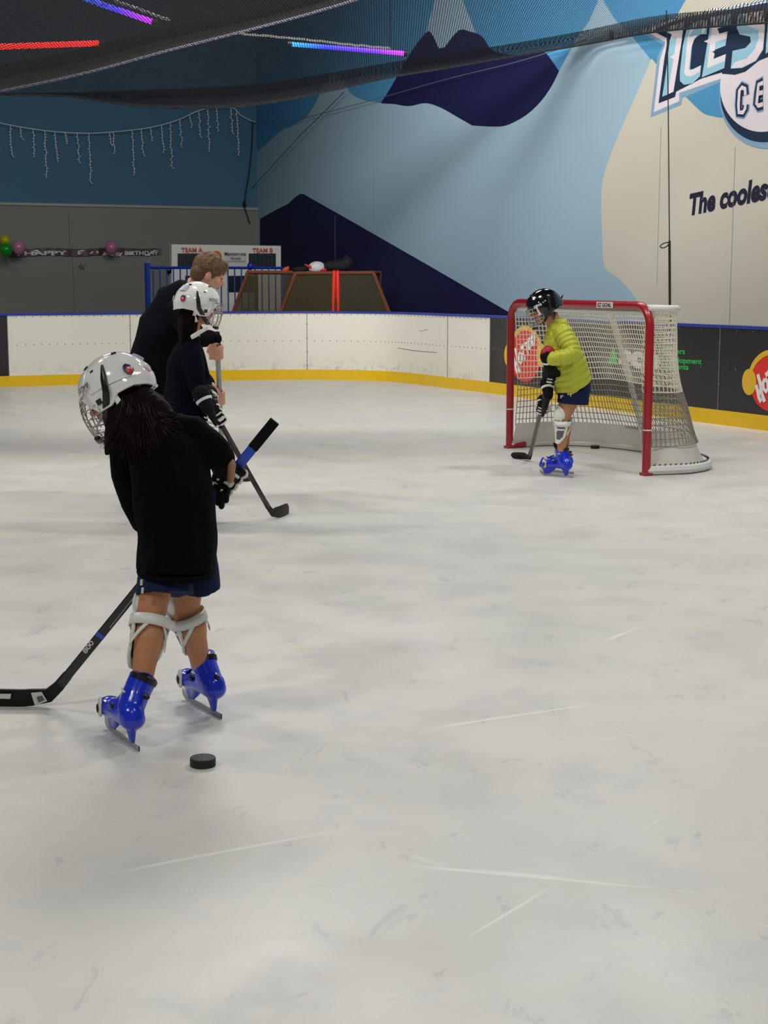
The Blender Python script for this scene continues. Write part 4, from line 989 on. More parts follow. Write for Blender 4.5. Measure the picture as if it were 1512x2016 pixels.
def skate(parent, toe, heel, cuff, col=M_blue, hasblade=True, S_=1.0, flip=1):
    toe = V(toe); heel = V(heel); cuff = V(cuff); f = unit(V((toe.x-heel.x, toe.y-heel.y, 0))); l = V((0, 0, 1)).cross(f)
    Ln = .285*S_; m = (toe+heel)/2; k = sub_empty(parent, 'skate')
    org = m-f*Ln/2; org.z = 0
    def q(x, y, z):
        p = org+f*x+l*y+V((0, 0, z)); lean = cuff-(org+f*.075+V((0, 0, cuff.z))); lean.z = 0
        t = max(0, (z-.10)/(cuff.z-.10)) if cuff.z > .11 else 0
        return p+lean*t
    ch = cuff.z
    R = frame(f)
    mb = MB()
    # lower shell: sole to instep
    mb.tube([q(.035, 0, .090), q(.09, 0, .092), q(.15, 0, .090), q(.21, 0, .080), q(.262, 0, .076)], [(.040, .036), (.040, .034), (.039, .031), (.042, .029), (.036, .024)], 16, side=l, rnd=True)
    mb.ell(q(.235, 0, .083), (.05, .043, .032), R)
    mb.tube([q(.12, 0, .10), q(.17, 0, .098), q(.205, 0, .092)], [(.036, .042), (.036, .03), (.034, .018)], 12, side=l, rnd=True)
    mb.ell(q(.05, 0, .10), (.048, .042, .045), R)
    # cuff
    mb.tube([q(.068, 0, .10), q(.078, 0, .15), q(.074, 0, .20), q(.07, 0, ch-.003)], [(.041, .055), (.042, .052), (.044, .05), (.047, .053)], 16, side=l)
    mb.tube([q(.11, 0, .115), q(.10, 0, .15)], [(.034, .04), (.034, .03)], 12, side=l, rnd=True)
    # blade posts with the arch between
    mb.tube([q(.225, 0, .07), q(.226, 0, .042), q(.222, 0, .012)], [(.020, .045), (.012, .034), (.006, .030)], 12, side=l)
    mb.tube([q(.165, 0, .075), q(.185, 0, .052), q(.208, 0, .030)], [(.022, .03), (.014, .026), (.008, .02)], 12, side=l)
    mb.tube([q(.055, 0, .075), q(.050, 0, .045), q(.046, 0, .012)], [(.022, .042), (.012, .024), (.006, .018)], 12, side=l)
    mb.build('boot_shell', col, k, remesh=.0045, it=4)
    if hasblade:
        mb = MB(); n = 16; top, bot = [], []
        for i in range(n+1):
            x = -.012+(Ln+.012)*i/n; z0 = .0005+.00*0+max(0, (x-.255))**1.5*3.2; bot.append(q(x, 0, z0)); top.append(q(x, 0, .017+max(0, x-.24)*.45))
        mb.grid([[p+l*.002 for p in bot], [p+l*.002 for p in top], [p-l*.002 for p in top], [p-l*.002 for p in bot]]+[[p+l*.002 for p in bot]]); mb.build('blade', M_steel, k)
    mb = MB(); rows = []
    mb.tube([q(.071, 0, ch-.008), q(.07, 0, ch+.004), q(.07, 0, ch+.009)], [(.044, .050), (.045, .051), (.038, .044)], 16, side=l); mb.tube([q(.118, 0, ch-.03), q(.124, 0, ch+.022)], [(.024, .009), (.02, .007)], 8, side=l, rnd=True)
    mb.tube([q(.012, 0, ch-.035), q(-.006, 0, ch-.035)], .009, 8, rnd=True)
    mb.tube([q(.155, -.02, .128), q(.178, 0, .118), q(.2, 0, .108)], [(.026, .006), (.03, .006), (.026, .005)], 8, side=l, rnd=True)
    mb.build('liner', M_black, k)
    for s_ in (1, -1):
        mb = MB(); p = q(.212, s_*.044, .088); mb.tube([p+f*.018+V((0, 0, .026))-l*s_*.010, p+V((0, 0, .008)), p-f*.006-V((0, 0, .022))], [(.010, .005), (.015, .006), (.011, .005)], 8, side=f, rnd=True)
        mb.build('buckle', M_lab, k); mb = MB(); mb.ell(p+l*s_*.006, (.007, .004, .015), R); mb.ell(q(.125, s_*.040, .112), (.011, .006, .012), R); mb.build('buckle_lever', M_black, k)
    mb = MB(); p = q(.128, 0, ch-.045); mb.box(p, (.014, .05, .026), R, bevel=.003); mb.build('buckle', M_lab, k)
    mb = MB()
    sd_ = 1 if l.dot(V((0, 0, CAMH))-org) > 0 else -1
    mb.tube([q(.062, sd_*.0475, ch-.03), q(.082, sd_*.0475, ch-.03)], (.004), 6)
    mb.build('size_mark', M_lab, k)
    return k
def shin_guard(parent, knee, ankle, fwd, r0=.056, r1=.036, cap=True, back=True):
    """half shell wrapped over the front of the shin, white rim with grey panels, knee cap above and straps round the calf"""
    knee = V(knee); ankle = V(ankle); ax = unit(ankle-knee); f = V(fwd); f = unit(f-ax*f.dot(ax)); s_ = ax.cross(f); k = sub_empty(parent, 'shin_guard'); Ln = (ankle-knee).length
    def ring(t, r, half, n=24, da=0): return [knee+ax*Ln*t+(f*math.cos(a)+s_*math.sin(a))*r for a in [(-half+2*half*i/n)+da for i in range(n+1)]]
    rows, rows2 = [], []
    N = 12
    for i in range(N+1):
        t = -.02+.86*i/N; half = math.radians(interp([(0, 100), (.25, 105), (.6, 85), (.86, 35)], t)); r = r0+(r1-r0)*max(0, t)/.86+.010
        rows.append(ring(t, r, half)); rows2.append(ring(t, r-.006, half))
    mb = MB(); mb.grid(rows); mb.grid([x[::-1] for x in rows2])
    for e in (0, -1): mb.grid([[x[e] for x in rows], [x[e] for x in rows2]])
    mb.grid([rows[0], rows2[0]]); mb.grid([rows[-1], rows2[-1]])
    bm_n = 24
    sh = mb.build('shell', [M_guard, M_grey], k)
    for p in sh.data.polygons:
        c = p.center; v = c-knee+world_of(k).translation; t = (v).dot(ax)/Ln; r = v-ax*v.dot(ax); a = abs(math.degrees(math.atan2(r.dot(s_), r.dot(f)))); half = interp([(0, 100), (.25, 105), (.6, 85), (.86, 35)], t)
        if (14 < a < half-16 and .40 < t+a*.0012 < .80 and t < .72) or (30 < a < half-22 and .16 < t < .30): p.material_index = 1
    rim = [r[0] for r in rows]+rows[-1][1:-1]+[r[-1] for r in rows[::-1]]
    mb = MB(); mb.tube(rim, .0055, 6); mb.build('rim', M_guard, k)
    if cap:
        R = Matrix((f, s_, -ax)).transposed(); c = knee-ax*.045+f*.018
        mb = MB(); mb.ell(c, (.048, .050, .058), R, 20, 14); mb.build('knee_cap', M_guard, k)
        mb = MB(); mb.tube([c+R@V((.012, .052*math.cos(a), .062*math.sin(a))) for a in [2*math.pi*i/20 for i in range(20)]], .006, 6, closed=True); mb.build('cap_rim', M_guard, k)
    if back:
        mb = MB()
        def band(t0, t1, r, wd, a0=-180, a1=180, n=28):
            out = []
            for i in range(n+1):
                u = i/n; a = math.radians(a0+(a1-a0)*u); t = t0+(t1-t0)*(.5-.5*math.cos(2*math.pi*u)) if a1-a0 > 359 else t0+(t1-t0)*u
                out.append(knee+ax*Ln*t+(f*math.cos(a)+s_*math.sin(a))*r)
            mb.tube(out, (.0028, wd), 8, side=None) if False else mb.grid([[p+ax*wd for p in out], [p-ax*wd for p in out]])
        band(.10, .10, r0+.013, .017, 0, 360)
        band(.13, .50, r0+.008, .009, 158, 104); band(.13, .50, r0+.008, .009, 202, 256)
        o = mb.build('strap', M_guard, k); sm = o.modifiers.new('thick', 'SOLIDIFY'); sm.thickness = .003
    return k
def helmet(parent, c, R, shell, s=1.0, cage=True, lining=M_teal, stickers=True, text=None, chin=None):
    """open-faced hockey helmet: dome with ear flaps, rear rim, vents, wire cage, straps"""
    k = sub_empty(parent, 'helmet'); c = V(c)
    q = lambda x, y, z: c+R@V((x*s, y*s, z*s))
    a_, b_, h_ = .136, .108, .130
    def edge(th):   # lowest polar angle by azimuth (0 = front): brow high, ear flaps low, nape low
        d = abs(((math.degrees(th)+180) % 360)-180)
        return math.radians(interp([(0, 84), (38, 88), (52, 104), (62, 128), (92, 128), (106, 112), (135, 108), (180, 116)], d))
    def surf(th, ph, off=0):
        ex = 1+.05*math.exp(-((abs(math.sin(th))*math.sin(ph)-.35)/.12)**2)*max(0, math.cos(ph)+.3)  # raised ridges
        x = (a_*ex+off)*math.sin(ph)*math.cos(th); y = (b_*ex+off)*math.sin(ph)*math.sin(th); z = (h_+off)*math.cos(ph)
        if math.cos(ph) < 0: z = (h_*.86+off)*math.cos(ph); k2 = 1+.25*math.cos(ph)**2; x *= k2*1.0; y *= k2
        if abs(th) > 2.6 and ph > 1.5: x *= 1.04
        return q(x-.008, y, z)
    nt_, np_ = 64, 22
    rows, rin = [], []
    for j in range(np_+1):
        r, r2 = [], []
        for i in range(nt_):
            th = -math.pi+2*math.pi*i/nt_; ph = max(.02, edge(th)*j/np_); r.append(surf(th, ph)); r2.append(surf(th, ph, -.012))
        rows.append(r); rin.append(r2)
    mb = MB(); mb.grid(rows, 0, closed=True); mb.grid([x[::-1] for x in rin], 1, closed=True); mb.grid([rows[-1], rin[-1]], 0, closed=True)
    mb.add(rows[0], [tuple(range(nt_))])
    me = mb.build('shell', [shell, lining], k, angle=1.2)
    mb = MB(); mb.tube([p for p in rows[-1]], .0045*s, 6, closed=True); mb.build('edge_trim', shell, k)
    # raised side plates and grooves
    def patch(name, th0, th1, ph0, ph1, off, m, n=8):
        g = [[surf(th0+(th1-th0)*i/n, ph0+(ph1-ph0)*j/n, off) for i in range(n+1)] for j in range(n+1)]
        mb = MB(); mb.grid(g); g0 = [[surf(th0+(th1-th0)*i/n, ph0+(ph1-ph0)*j/n, off-.006) for i in range(n+1)] for j in range(n+1)]
        mb.grid([g[0], g0[0]]); mb.grid([g[-1], g0[-1]]); mb.grid([[r[0] for r in g], [r[0] for r in g0]]); mb.grid([[r[-1] for r in g], [r[-1] for r in g0]])
        return mb.build(name, m, k)
    for s2 in (1, -1):
        patch('side_plate', s2*1.15, s2*2.35, 1.00, 1.62, .0045, shell)
        patch('brow_plate', s2*.18, s2*.95, .78, 1.28, .004, shell)
        for (t0, t1, p0, p1) in ((.42, .62, .60, .65), (.70, .92, .62, .67), (2.2, 2.4, .62, .68), (1.30, 1.42, 1.00, 1.06)): patch('vent', s2*t0, s2*t1, p0, p1, .0052, M_black, 3)
        patch('ear_hole', s2*1.20, s2*1.36, 1.86, 2.04, .004, M_black, 4)
    # chin straps
    chp = q(.068, 0, -.118) if chin is None else chin
    for s2 in (1, -1):
        A_ = surf(s2*1.75, 1.05, .011); B_ = surf(s2*1.62, 1.8, .013); D_ = q(.045, s2*.068, -.10)
        mb = MB(); mb.tube([A_, A_.lerp(B_, .5)+unit(A_-c)*.004, B_, D_, chp+R@V((0, s2*.02, 0))], [(.004, .002), (.011, .003), (.012, .003), (.012, .003), (.01, .003)], 8, side=R@V((1, 0, .25))); mb.build('chin_strap', M_black, k)
        mb = MB(); mb.tube([q(-.028, s2*.094, -.045), q(-.036, s2*.096, -.075), q(-.020, s2*.09, -.108)], [(.010, .004)]*3, 8, side=R@V((1, 0, 0)), rnd=True); mb.build('ear_loop', shell, k)
    if stickers:
        for s2 in (1, -1):
            mb = MB(); cc = surf(s2*2.35, 1.42, .007); nr = unit(cc-c); Rn = frame(nr, R@V((0, 0, 1)))
            mb.ell(cc, (.004, .020*s, .022*s), Rn, 20, 8); mb.build('round_sticker', M_stkb, k); mb = MB(); mb.ell(cc+nr*.001-Rn@V((0, 0, .004)), (.004, .016*s, .017*s), Rn, 20, 8); mb.build('sticker_centre', M_stk, k)
            mb = MB(); mb.ell(cc+nr*.002, (.004, .008*s, .006*s), Rn, 20, 8); mb.build('sticker_centre', M_lab, k)
        mb = MB(); cc = surf(3.05, 1.45, .006); nr = unit(cc-c); Rn = frame(nr, R@V((0, 0, 1))); mb.ell(cc, (.003, .018*s, .018*s), Rn, 20, 8); mb.build('round_sticker', M_stk2, k)
        patch('grey_label', -2.75, -2.3, .75, 1.05, .0075, mat('label_lilac', (176, 176, 196), .3), 6)
    if text:
        for s2 in (1, -1):
            tt, pp0 = s2*.80, 1.42
            A_ = surf(s2*.74, 1.36, .0085); B_ = surf(s2*1.24, 1.30, .0085)
            if s2 > 0: A_, B_ = B_, A_
            xd = unit(B_-A_); nr = unit((A_+B_)/2-c); yd = unit(nr.cross(xd)); mb = MB()
            vs, fs, w_ = text_mesh('BAUER', .02)
            mb.add([A_+xd*(x/w_*(B_-A_).length)+yd*(y*.026)+nr*(.0035+.006*math.sin(math.pi*x/w_)) for x, y in vs], fs); mb.build('maker_lettering', text, k, smooth=False)
    if cage:
        mb = MB(); 
        def cg(u, v):   # u -1..1 side to side, v 0 brow .. 1 chin
            a = u*math.radians(78); vv = v*1.0
            x = .150*math.cos(a*.92)*math.cos((vv-.42)*1.05)**.8; y = .094*math.sin(a)*(1-.38*max(0, vv-.35)); z = .012-.150*vv-.0*abs(u)
            return q(x-.002, y, z)
        fr_ = [cg(u/10, 0) for u in range(-10, 11)]+[cg(1, v/6*.62) for v in range(1, 7)]+[cg(1-.1*i, .62+.38*math.sin(math.pi/2*i/10)) for i in range(1, 11)]+[cg(-.1*i, .62+.38*math.cos(math.pi/2*i/10)) for i in range(1, 10)]+[cg(-1, .62*(1-v/6)) for v in range(0, 6)]
        mb.tube(fr_, .0030*s, 6, closed=True)
        lim = lambda u: .62+.38*math.sqrt(max(0, 1-u*u))
        for u in (-.8, -.55, -.3, -.1, .1, .3, .55, .8): mb.tube([cg(u, lim(u)*i/12) for i in range(13)], .0025*s, 5)
        for v in (.18, .36, .55, .74, .88):
            ue = 1 if v <= .62 else math.sqrt(max(0, 1-((v-.62)/.38)**2)); mb.tube([cg(-ue+2*ue*i/18, v) for i in range(19)], .0025*s, 5)
        mb.build('cage', M_wire, k)
        for s2 in (1, -1):
            mb = MB(); mb.tube([cg(s2*.8, .0)+R@V((0, 0, .012)), cg(s2*.86, .2), cg(s2*.88, .38)], [(.011, .004)]*3, 8, side=R@V((1, 0, 0)), rnd=True); mb.build('cage_clip', mat('clear_clip', (214, 210, 210), .3), k)
        mb = MB(); mb.tube([cg(-.35, .96), cg(0, 1.0), cg(.35, .96)], [(.012, .008)]*3, 8, side=R@V((1, 0, 0)), rnd=True); mb.build('chin_cup', M_black, k)
    return k
M_stk = mat('sticker_red', (186, 66, 66), .3); M_stkb = mat('sticker_navy', (50, 48, 96), .3); M_stk2 = mat('sticker_pale_pink', (214, 190, 192), .3)
M_txt = mat('helmet_ink', (60, 60, 66), .4); M_txtw = mat('helmet_ink_white', (220, 220, 220), .4)
def strands(parent, name, roots, m, r=.0022, seg=7):
    mb = MB()
    for pts in roots: mb.tube(catmull(pts, 3), [r*(1-.75*i/(3*(len(pts)-1))) for i in range(3*(len(pts)-1)+1)], 4, cap=False)
    return mb.build(name, m, parent)
# ---------------------------------------------------------------- near girl
g1 = thing('person', G(310, 1440), 'child with long dark hair, white helmet and black sweater, nearest the camera, back turned', 'person')
hc = P(228, 776, 5.0); hf = V((-.88, .20, -.46)); HR = frame(hf, V((-.10, .22, 1)))
hip = P(347, 1095, 4.78); chest = P(318, 890, 4.88); neck = P(268, 830, 4.95)
kL, kR = P(297, 1212, 4.70), P(366, 1203, 4.93)
aL, aR = P(279, 1350, 4.615), P(398, 1312, 4.95)
RW = P(445, 925, 4.97); RE = P(424, 893, 4.90); LE = P(262, 985, 4.97); LW = P(312, 1048, 5.06)
stp = lambda px: onplane(px, 829+(541-px)*1.245, P(400, 1000, 5.0), V((0, 1, 0)))
hR = P(452, 938, 5.0); hL = P(330, 1090, 5.0)
mb = MB(); head_prims(mb, hc, HR, .93)
mb.tube([hc-HR@V((.02, 0, .05)), neck], [.05, .05], 14)
mb.tube([hip-V((0, 0, .04)), hip, chest, neck-V((0, 0, .03))], [(.085, .062), (.085, .062), (.09, .06), (.045, .04)], 18, side=V((1, .3, 0)), rnd=True)
for (hx, kn, an) in ((P(318, 1105, 4.76), kL, aL), (P(372, 1105, 4.86), kR, aR)):
    cf = kn.lerp(an, .32)+V((.004, -.012, 0))
    mb.tube([hx, hx.lerp(kn, .55), kn, cf, kn.lerp(an, .7), an], [.048, .050, .046, .047, .037, .031], 16, rnd=True)
for (sh, el, wr_) in ((P(370, 850, 4.90), RE, RW), (P(250, 868, 4.93), LE, LW)): mb.tube([sh, el, wr_], [.032, .028, .022], 12, rnd=True)
mb.build('body', [M_skin, M_lip, M_eye], g1, remesh=.0055, it=3, fn=face_fn(hc, HR, .93))
sw = MB()
sd1 = V((1, .35, 0))
sw.tube([P(347, 1126, 4.765), P(348, 1100, 4.77), P(349, 1050, 4.785), P(343, 970, 4.80), P(330, 900, 4.84), P(308, 850, 4.89), P(282, 818, 4.94)], [(.124, .140), (.125, .130), (.126, .110), (.130, .098), (.128, .092), (.10, .08), (.056, .055)], 24, side=sd1, rnd='end')
sw.tube([P(345, 848, 4.90), P(378, 852, 4.89), P(405, 872, 4.885), P(425, 892, 4.89), P(437, 905, 4.93), P(444, 918, 4.965)], [.060, .062, .055, .050, .042, .030], 16, rnd=True)
sw.tube([P(275, 860, 4.92), P(250, 882, 4.94), P(248, 935, 4.95), P(262, 990, 4.97), P(280, 1028, 5.02), P(306, 1046, 5.06)], [.062, .058, .050, .044, .038, .030], 16, rnd=True)
def knitd(p, n): return n*(noise.noise(p*9)*.007+noise.noise(p*V((25, 25, 8)) if False else V((p.x*26, p.y*26, p.z*9)))*.003)
sw.build('sweater', M_knit, g1, remesh=.006, it=5, disp=knitd)
mb = MB(); mb.tube([P(347, 1121, 4.765), P(347, 1126, 4.765), P(347, 1133, 4.765)], [(.121, .137), (.124, .141), (.120, .136)], 26, side=sd1); mb.build('sweater_hem', M_knit, g1)
sh = MB()
sh.tube([P(347, 1080, 4.79), P(347, 1125, 4.79)], [(.11, .085), (.112, .088)], 22, side=sd1)
sh.tube([P(325, 1118, 4.765), P(326, 1140, 4.75), P(326, 1170, 4.735)], [(.080, .085), (.086, .094), (.091, .097)], 22, side=sd1); sh.tube([P(383, 1095, 4.86), P(391, 1130, 4.87), P(396, 1158, 4.88)], [(.070, .08), (.066, .082), (.062, .082)], 22, side=sd1)
sh.build('shorts', M_short, g1, remesh=.006, it=3, disp=lambda p, n: n*noise.noise(V((p.x*20, p.y*20, p.z*5)))*.005)
mb = MB(); mb.tube([P(279, 1141, 4.64), P(278, 1152, 4.64)], .004, 6); mb.tube([P(281, 1157, 4.64), P(280, 1168, 4.64)], .004, 6); mb.build('shorts_piping', M_lab, g1)
skate(g1, G(209, 1433), G(270, 1477), P(281, 1336, 4.625)); skate(g1, G(353, 1371), G(441, 1418), P(400, 1300, 4.97))
fL = V((-.45, .89, 0)); fR = V((-.35, .93, 0))
shin_guard(g1, kL+V((0, 0, -.005)), aL+V((0, 0, .03)), fL, .052, .036); shin_guard(g1, kR+V((0, 0, -.01)), aR+V((0, 0, .03)), V((-.75, .66, 0)), .052, .036)
helmet(g1, hc+V((0, 0, .012)), HR, M_shell, .93, text=M_txt)
# hair over neck and back
hp = [((P(262, 792, 4.97)), .058), (P(272, 830, 4.94), .072), (P(285, 862, 4.86), .055)]
mb = MB(); mb.tube([P(262, 785, 4.98), P(272, 812, 4.90), P(284, 845, 4.82), P(292, 878, 4.755), P(296, 896, 4.75)], [(.058, .045), (.076, .05), (.080, .038), (.050, .02), (.02, .010)], 16, side=V((1, .3, 0)), rnd=True)
mb.tube([P(250, 808, 4.95), P(234, 845, 4.9), P(222, 872, 4.87), P(211, 892, 4.88)], [.05, .048, .030, .010], 12, rnd=True)
mb.tube([P(250, 830, 4.88), P(246, 865, 4.83), P(240, 892, 4.83)], [.04, .034, .012], 12, rnd=True)
mb.tube([P(282, 790, 4.94), P(310, 806, 4.87), P(336, 826, 4.83), P(350, 842, 4.82)], [.05, .040, .026, .010], 12, rnd=True)
hair = mb.build('hair', M_hair, g1, remesh=.006, it=4, disp=lambda p, n: n*noise.noise(V((p.x*60, p.y*60, p.z*14)))*.005)
rt = []
rnd_ = random.Random(3)
for i in range(900):
    u = rnd_.random(); a = P(240+50*u, 782+rnd_.uniform(-8, 14), 4.92+rnd_.uniform(-.02, .02)); x1 = 204+148*u+rnd_.gauss(0, 7); y1 = 852+42*math.sin(math.pi*min(1, u*.85+.1))+rnd_.gauss(0, 12)
    if u > .8: y1 -= 42*(u-.8)/.2; x1 += 4
    b = P(x1, y1, 4.715+.11*abs(u-.5)*2+rnd_.uniform(-.012, .012)); m_ = P(240+74*u+rnd_.gauss(0, 3), 822+rnd_.gauss(0, 5), 4.80+.05*abs(u-.5)+rnd_.uniform(-.012, .01))
    rt.append([a, m_, b])
strands(g1, 'hair_strands', rt[:330], M_hair2, .0016); strands(g1, 'hair_strands', rt[330:], M_hair, .0022)
strands(g1, 'hair_strands', [[P(222, 862, 4.9), P(210, 866, 4.9), P(197, 871, 4.9)], [P(310, 800, 4.9), P(330, 790, 4.9), P(346, 795, 4.88)], [P(305, 800, 4.9), P(325, 786, 4.9), P(338, 784, 4.88)], [P(300, 803, 4.9), P(322, 797, 4.9), P(346, 802, 4.88)]], M_hair2, .002)
# gloved hands
stax = unit(b0-h0)
hRp = onplane(452, 829+(541-452)*1.2455, P(400, 1000, 5.0), V((0, 1, 0)))
gR = glove(g1, hRp, stax, P(444, 926, 4.955), RE, .017, .0135, .038, white=False)
mb = MB(); mb.tube([P(451, 898, 4.92), P(456, 915, 4.905), P(454, 944, 4.91)], [(.010, .010), (.015, .014), (.012, .012)], 10, rnd=True); mb.tube([P(432, 920, 4.93), P(445, 922, 4.94)], [.010, .012], 8, rnd=True); mb.build('palm_leather', M_tan, gR)
mb = MB()
for i, (x0, y0, x1, y1) in enumerate(((432, 952, 429, 990), (437, 955, 436, 997), (443, 955, 445, 985))):
    mb.tube([P(x0, y0, 4.95), P((x0+x1)/2+1, (y0+y1)/2, 4.94), P(x1, y1, 4.95)], [.012, .012, .010], 8, rnd=True)
mb.build('finger', M_blackfab, gR)
mb = MB()
for (x, y) in ((432, 968), (439, 970), (433, 940)): mb.tube([P(x-4, y+3, 4.938), P(x+5, y-3, 4.938)], .0055, 8, rnd=True)
mb.build('white_band', M_guard, gR)
glove(g1, onplane(330, 829+(541-330)*1.2455, P(400, 1000, 5.0), V((0, 1, 0))), stax, P(315, 1055, 5.055), LE, .017, .0125, .038, white=False)
# ---------------------------------------------------------------- middle girl
g2 = thing('person', G(372, 1050), 'child in white helmet and navy sweater standing in front of the coach, facing right', 'person')
hc = P(390, 600, 8.8); HR = frame(V((.94, .30, -.10)), V((0, 0, 1)))
mb = MB(); head_prims(mb, hc-V((0, 0, .005)), HR, .93)
mb.tube([hc-HR@V((.03, 0, .06)), P(376, 668, 8.8)], [.048, .052], 14)
hip = P(366, 862, 8.8)
mb.tube([hip, P(366, 780, 8.8), P(370, 710, 8.8), P(374, 672, 8.8)], [(.08, .1), (.075, .09), (.065, .09), (.045, .05)], 18, side=V((1, .3, 0)), rnd=True)
for (dx, Y, ax_) in ((0, 8.70, 376), (14, 8.93, 388)):
    kn = P(372+dx, 950, Y); an = P(ax_-6, 1022, Y); mb.tube([P(366+dx*.3, 885, Y*.5+4.4), P(370+dx*.6, 915, Y), kn, kn.lerp(an, .35), an], [.05, .05, .048, .048, .032], 14, rnd=True)
RE2, RW2 = P(386, 760, 8.62), P(404, 800, 8.58); LE2, LW2 = P(400, 752, 8.92), P(416, 792, 8.75)
for (s_, e, w2) in ((P(374, 695, 8.68), RE2, RW2), (P(378, 695, 8.92), LE2, LW2)): mb.tube([s_, e, w2], [.045, .036, .026], 12, rnd=True)
mb.build('body', [M_skin, M_lip, M_eye], g2, remesh=.007, it=3, fn=face_fn(hc-V((0, 0, .005)), HR, .93))
sw = MB()
sw.tube([P(366, 880, 8.8), P(366, 840, 8.8), P(364, 780, 8.8), P(366, 720, 8.8), P(370, 690, 8.8), P(375, 668, 8.8)], [(.125, .16), (.125, .16), (.118, .155), (.105, .15), (.085, .125), (.058, .07)], 22, side=V((1, .3, 0)), rnd='end')
sw.tube([P(376, 690, 8.7), P(384, 730, 8.64), P(388, 762, 8.61), P(400, 790, 8.59)], [.062, .058, .052, .040], 14, rnd=True); sw.tube([P(380, 690, 8.92), LE2, P(410, 782, 8.80)], [.06, .052, .04], 14, rnd=True)
sw.build('sweater', M_navyk, g2, remesh=.008, it=4, disp=knitd)
sh = MB(); sh.tube([P(366, 860, 8.8), P(366, 895, 8.8)], [(.115, .14), (.12, .15)], 20, side=V((1, .3, 0)))
for (dx, Y) in ((0, 8.71), (6, 8.91)): sh.tube([P(367+dx, 880, Y), P(370+dx, 928, Y)], [(.10, .095), (.105, .10)], 18, side=V((1, .3, 0)))
sh.build('shorts', M_short, g2, remesh=.008, it=3)
for (x, Y) in ((0, 8.70), (12, 8.93)):
    base = P(372+x, 1030, Y); bx = V((base.x, Y, 0)); dr = V((.93, .36, 0)).normalized(); skate(g2, bx+dr*.17-V((.06, 0, 0)), bx-dr*.11-V((.06, 0, 0)), V((bx.x-.075, Y-.03, .235)), S_=.95)
    shin_guard(g2, P(372+x, 952, Y), P(368+x, 1015, Y), dr)
helmet(g2, hc+V((0, 0, .008)), HR, M_shell, .95, text=M_txt)
mb = MB(); mb.tube([P(362, 662, 8.62)-V((0, 0, 0)), P(378, 654, 8.62), P(394, 648, 8.64), P(409, 645, 8.68)], [(.014, .003)]*4, 8, side=V((0, 0, 1))) if False else mb.tube([P(377, 664, 8.64), P(386, 659, 8.63), P(397, 652, 8.64), P(408, 646, 8.68)], [(.013, .004)]*4, 8, side=V((.4, 0, 1)), rnd=True)
mb.build('white_strap', M_guard, g2)
mb = MB(); mb.tube([P(372, 622, 8.78), P(369, 645, 8.76), P(367, 668, 8.74), P(366, 688, 8.72)], [(.060, .08), (.055, .075), (.045, .06), (.02, .03)], 14, side=V((1, .2, 0)), rnd=True)
mb.build('hair', M_hair, g2, remesh=.006, it=3, disp=lambda p, n: n*noise.noise(V((p.x*60, p.y*60, p.z*12)))*.005)
strands(g2, 'hair_strands', [[P(358+26*rnd_.random(), 622, 8.69), P(358+24*rnd_.random(), 650, 8.68), P(356+22*rnd_.random(), 680+rnd_.gauss(0, 6), 8.68)] for _ in range(70)], M_hair, .003)
ax2 = unit(b1-h1)
gp = lambda t: h1+ax2*((b1-h1).length*t)
glove(g2, gp(.885), ax2, P(408, 800, 8.56), P(396, 776, 8.58), .016, .0155, .048, dd=V((-.3, -1, .3)))
glove(g2, gp(.985), ax2, LW2, LE2, .016, .0145, .055)
mb = MB(); e = unit(RE2-RW2); mb.tube([RW2+e*.055, RW2+e*.062], .0475, 14); mb.build('sleeve_trim', M_teal, g2)
# ---------------------------------------------------------------- coach
g3 = thing('person', G(300, 992), 'fair haired adult coach in dark coat leaning forward over a stick', 'person')
hc = P(411, 540, 9.7); HRc = frame(V((.86, .20, -.40)), V((.2, 0, 1)))
mb = MB(); s3 = .98; head_prims(mb, hc, HRc, s3)
mb.tube([hc-HRc@V((.045, 0, .07)), P(380, 590, 9.75)], [.062, .07], 14)
hip3 = P(300, 790, 9.85)
mb.tube([hip3, P(310, 700, 9.85), P(345, 620, 9.8), P(378, 592, 9.76)], [(.11, .12), (.10, .12), (.10, .13), (.06, .07)], 18, side=V((1, .2, .5)), rnd=True)
for (kx, Y, ax_, fy) in ((325, 9.70, 300, 0), (345, 10.05, 330, 0)):
    kn = P(kx, 880, Y); an = P(ax_, 962, Y); mb.tube([P(306, 795, Y), P((306+kx)/2+2, 840, Y), kn, kn.lerp(an, .35)-V((.02, 0, 0)), an], [.07, .07, .06, .06, .04], 14, rnd=True)
E1, W1 = P(392, 668, 9.50), P(424, 672, 9.38); E2, W2 = P(385, 740, 9.95), P(418, 762, 9.45)
for (s_, e, w2) in ((P(362, 612, 9.60), E1, W1), (P(366, 612, 9.98), E2, W2)): mb.tube([s_, e, w2], [.035, .036, .028], 12, rnd=True)
ax3 = unit(b2-h2)
def st3p(py): 
    return h2+ax3*((b2-h2).length*((985-py)/(985-655.)))
hand_on(mb, st3p(690), ax3, W1+V((.0, 0, -.01)), .016, .0115, 1.0); hand_on(mb, st3p(776), ax3, W2, .016, .0115, 1.0)
mb.build('body', [M_skin2, M_lip, M_eye], g3, remesh=.0046, it=2, fn=face_fn(hc, HRc, s3))
ct_ = MB()
ct_.tube([P(300, 815, 9.85), P(300, 770, 9.85), P(303, 715, 9.85), P(325, 650, 9.83), P(352, 605, 9.8), P(376, 582, 9.77), P(388, 574, 9.75)], [(.150, .18), (.155, .19), (.165, .20), (.165, .21), (.135, .20), (.10, .13), (.07, .075)], 24, side=V((.8, .2, .5)), rnd='end')
ct_.tube([P(352, 615, 9.62), P(372, 645, 9.54), E1, P(412, 664, 9.42), P(424, 668, 9.39)], [.085, .075, .062, .05, .044], 14, rnd=True)
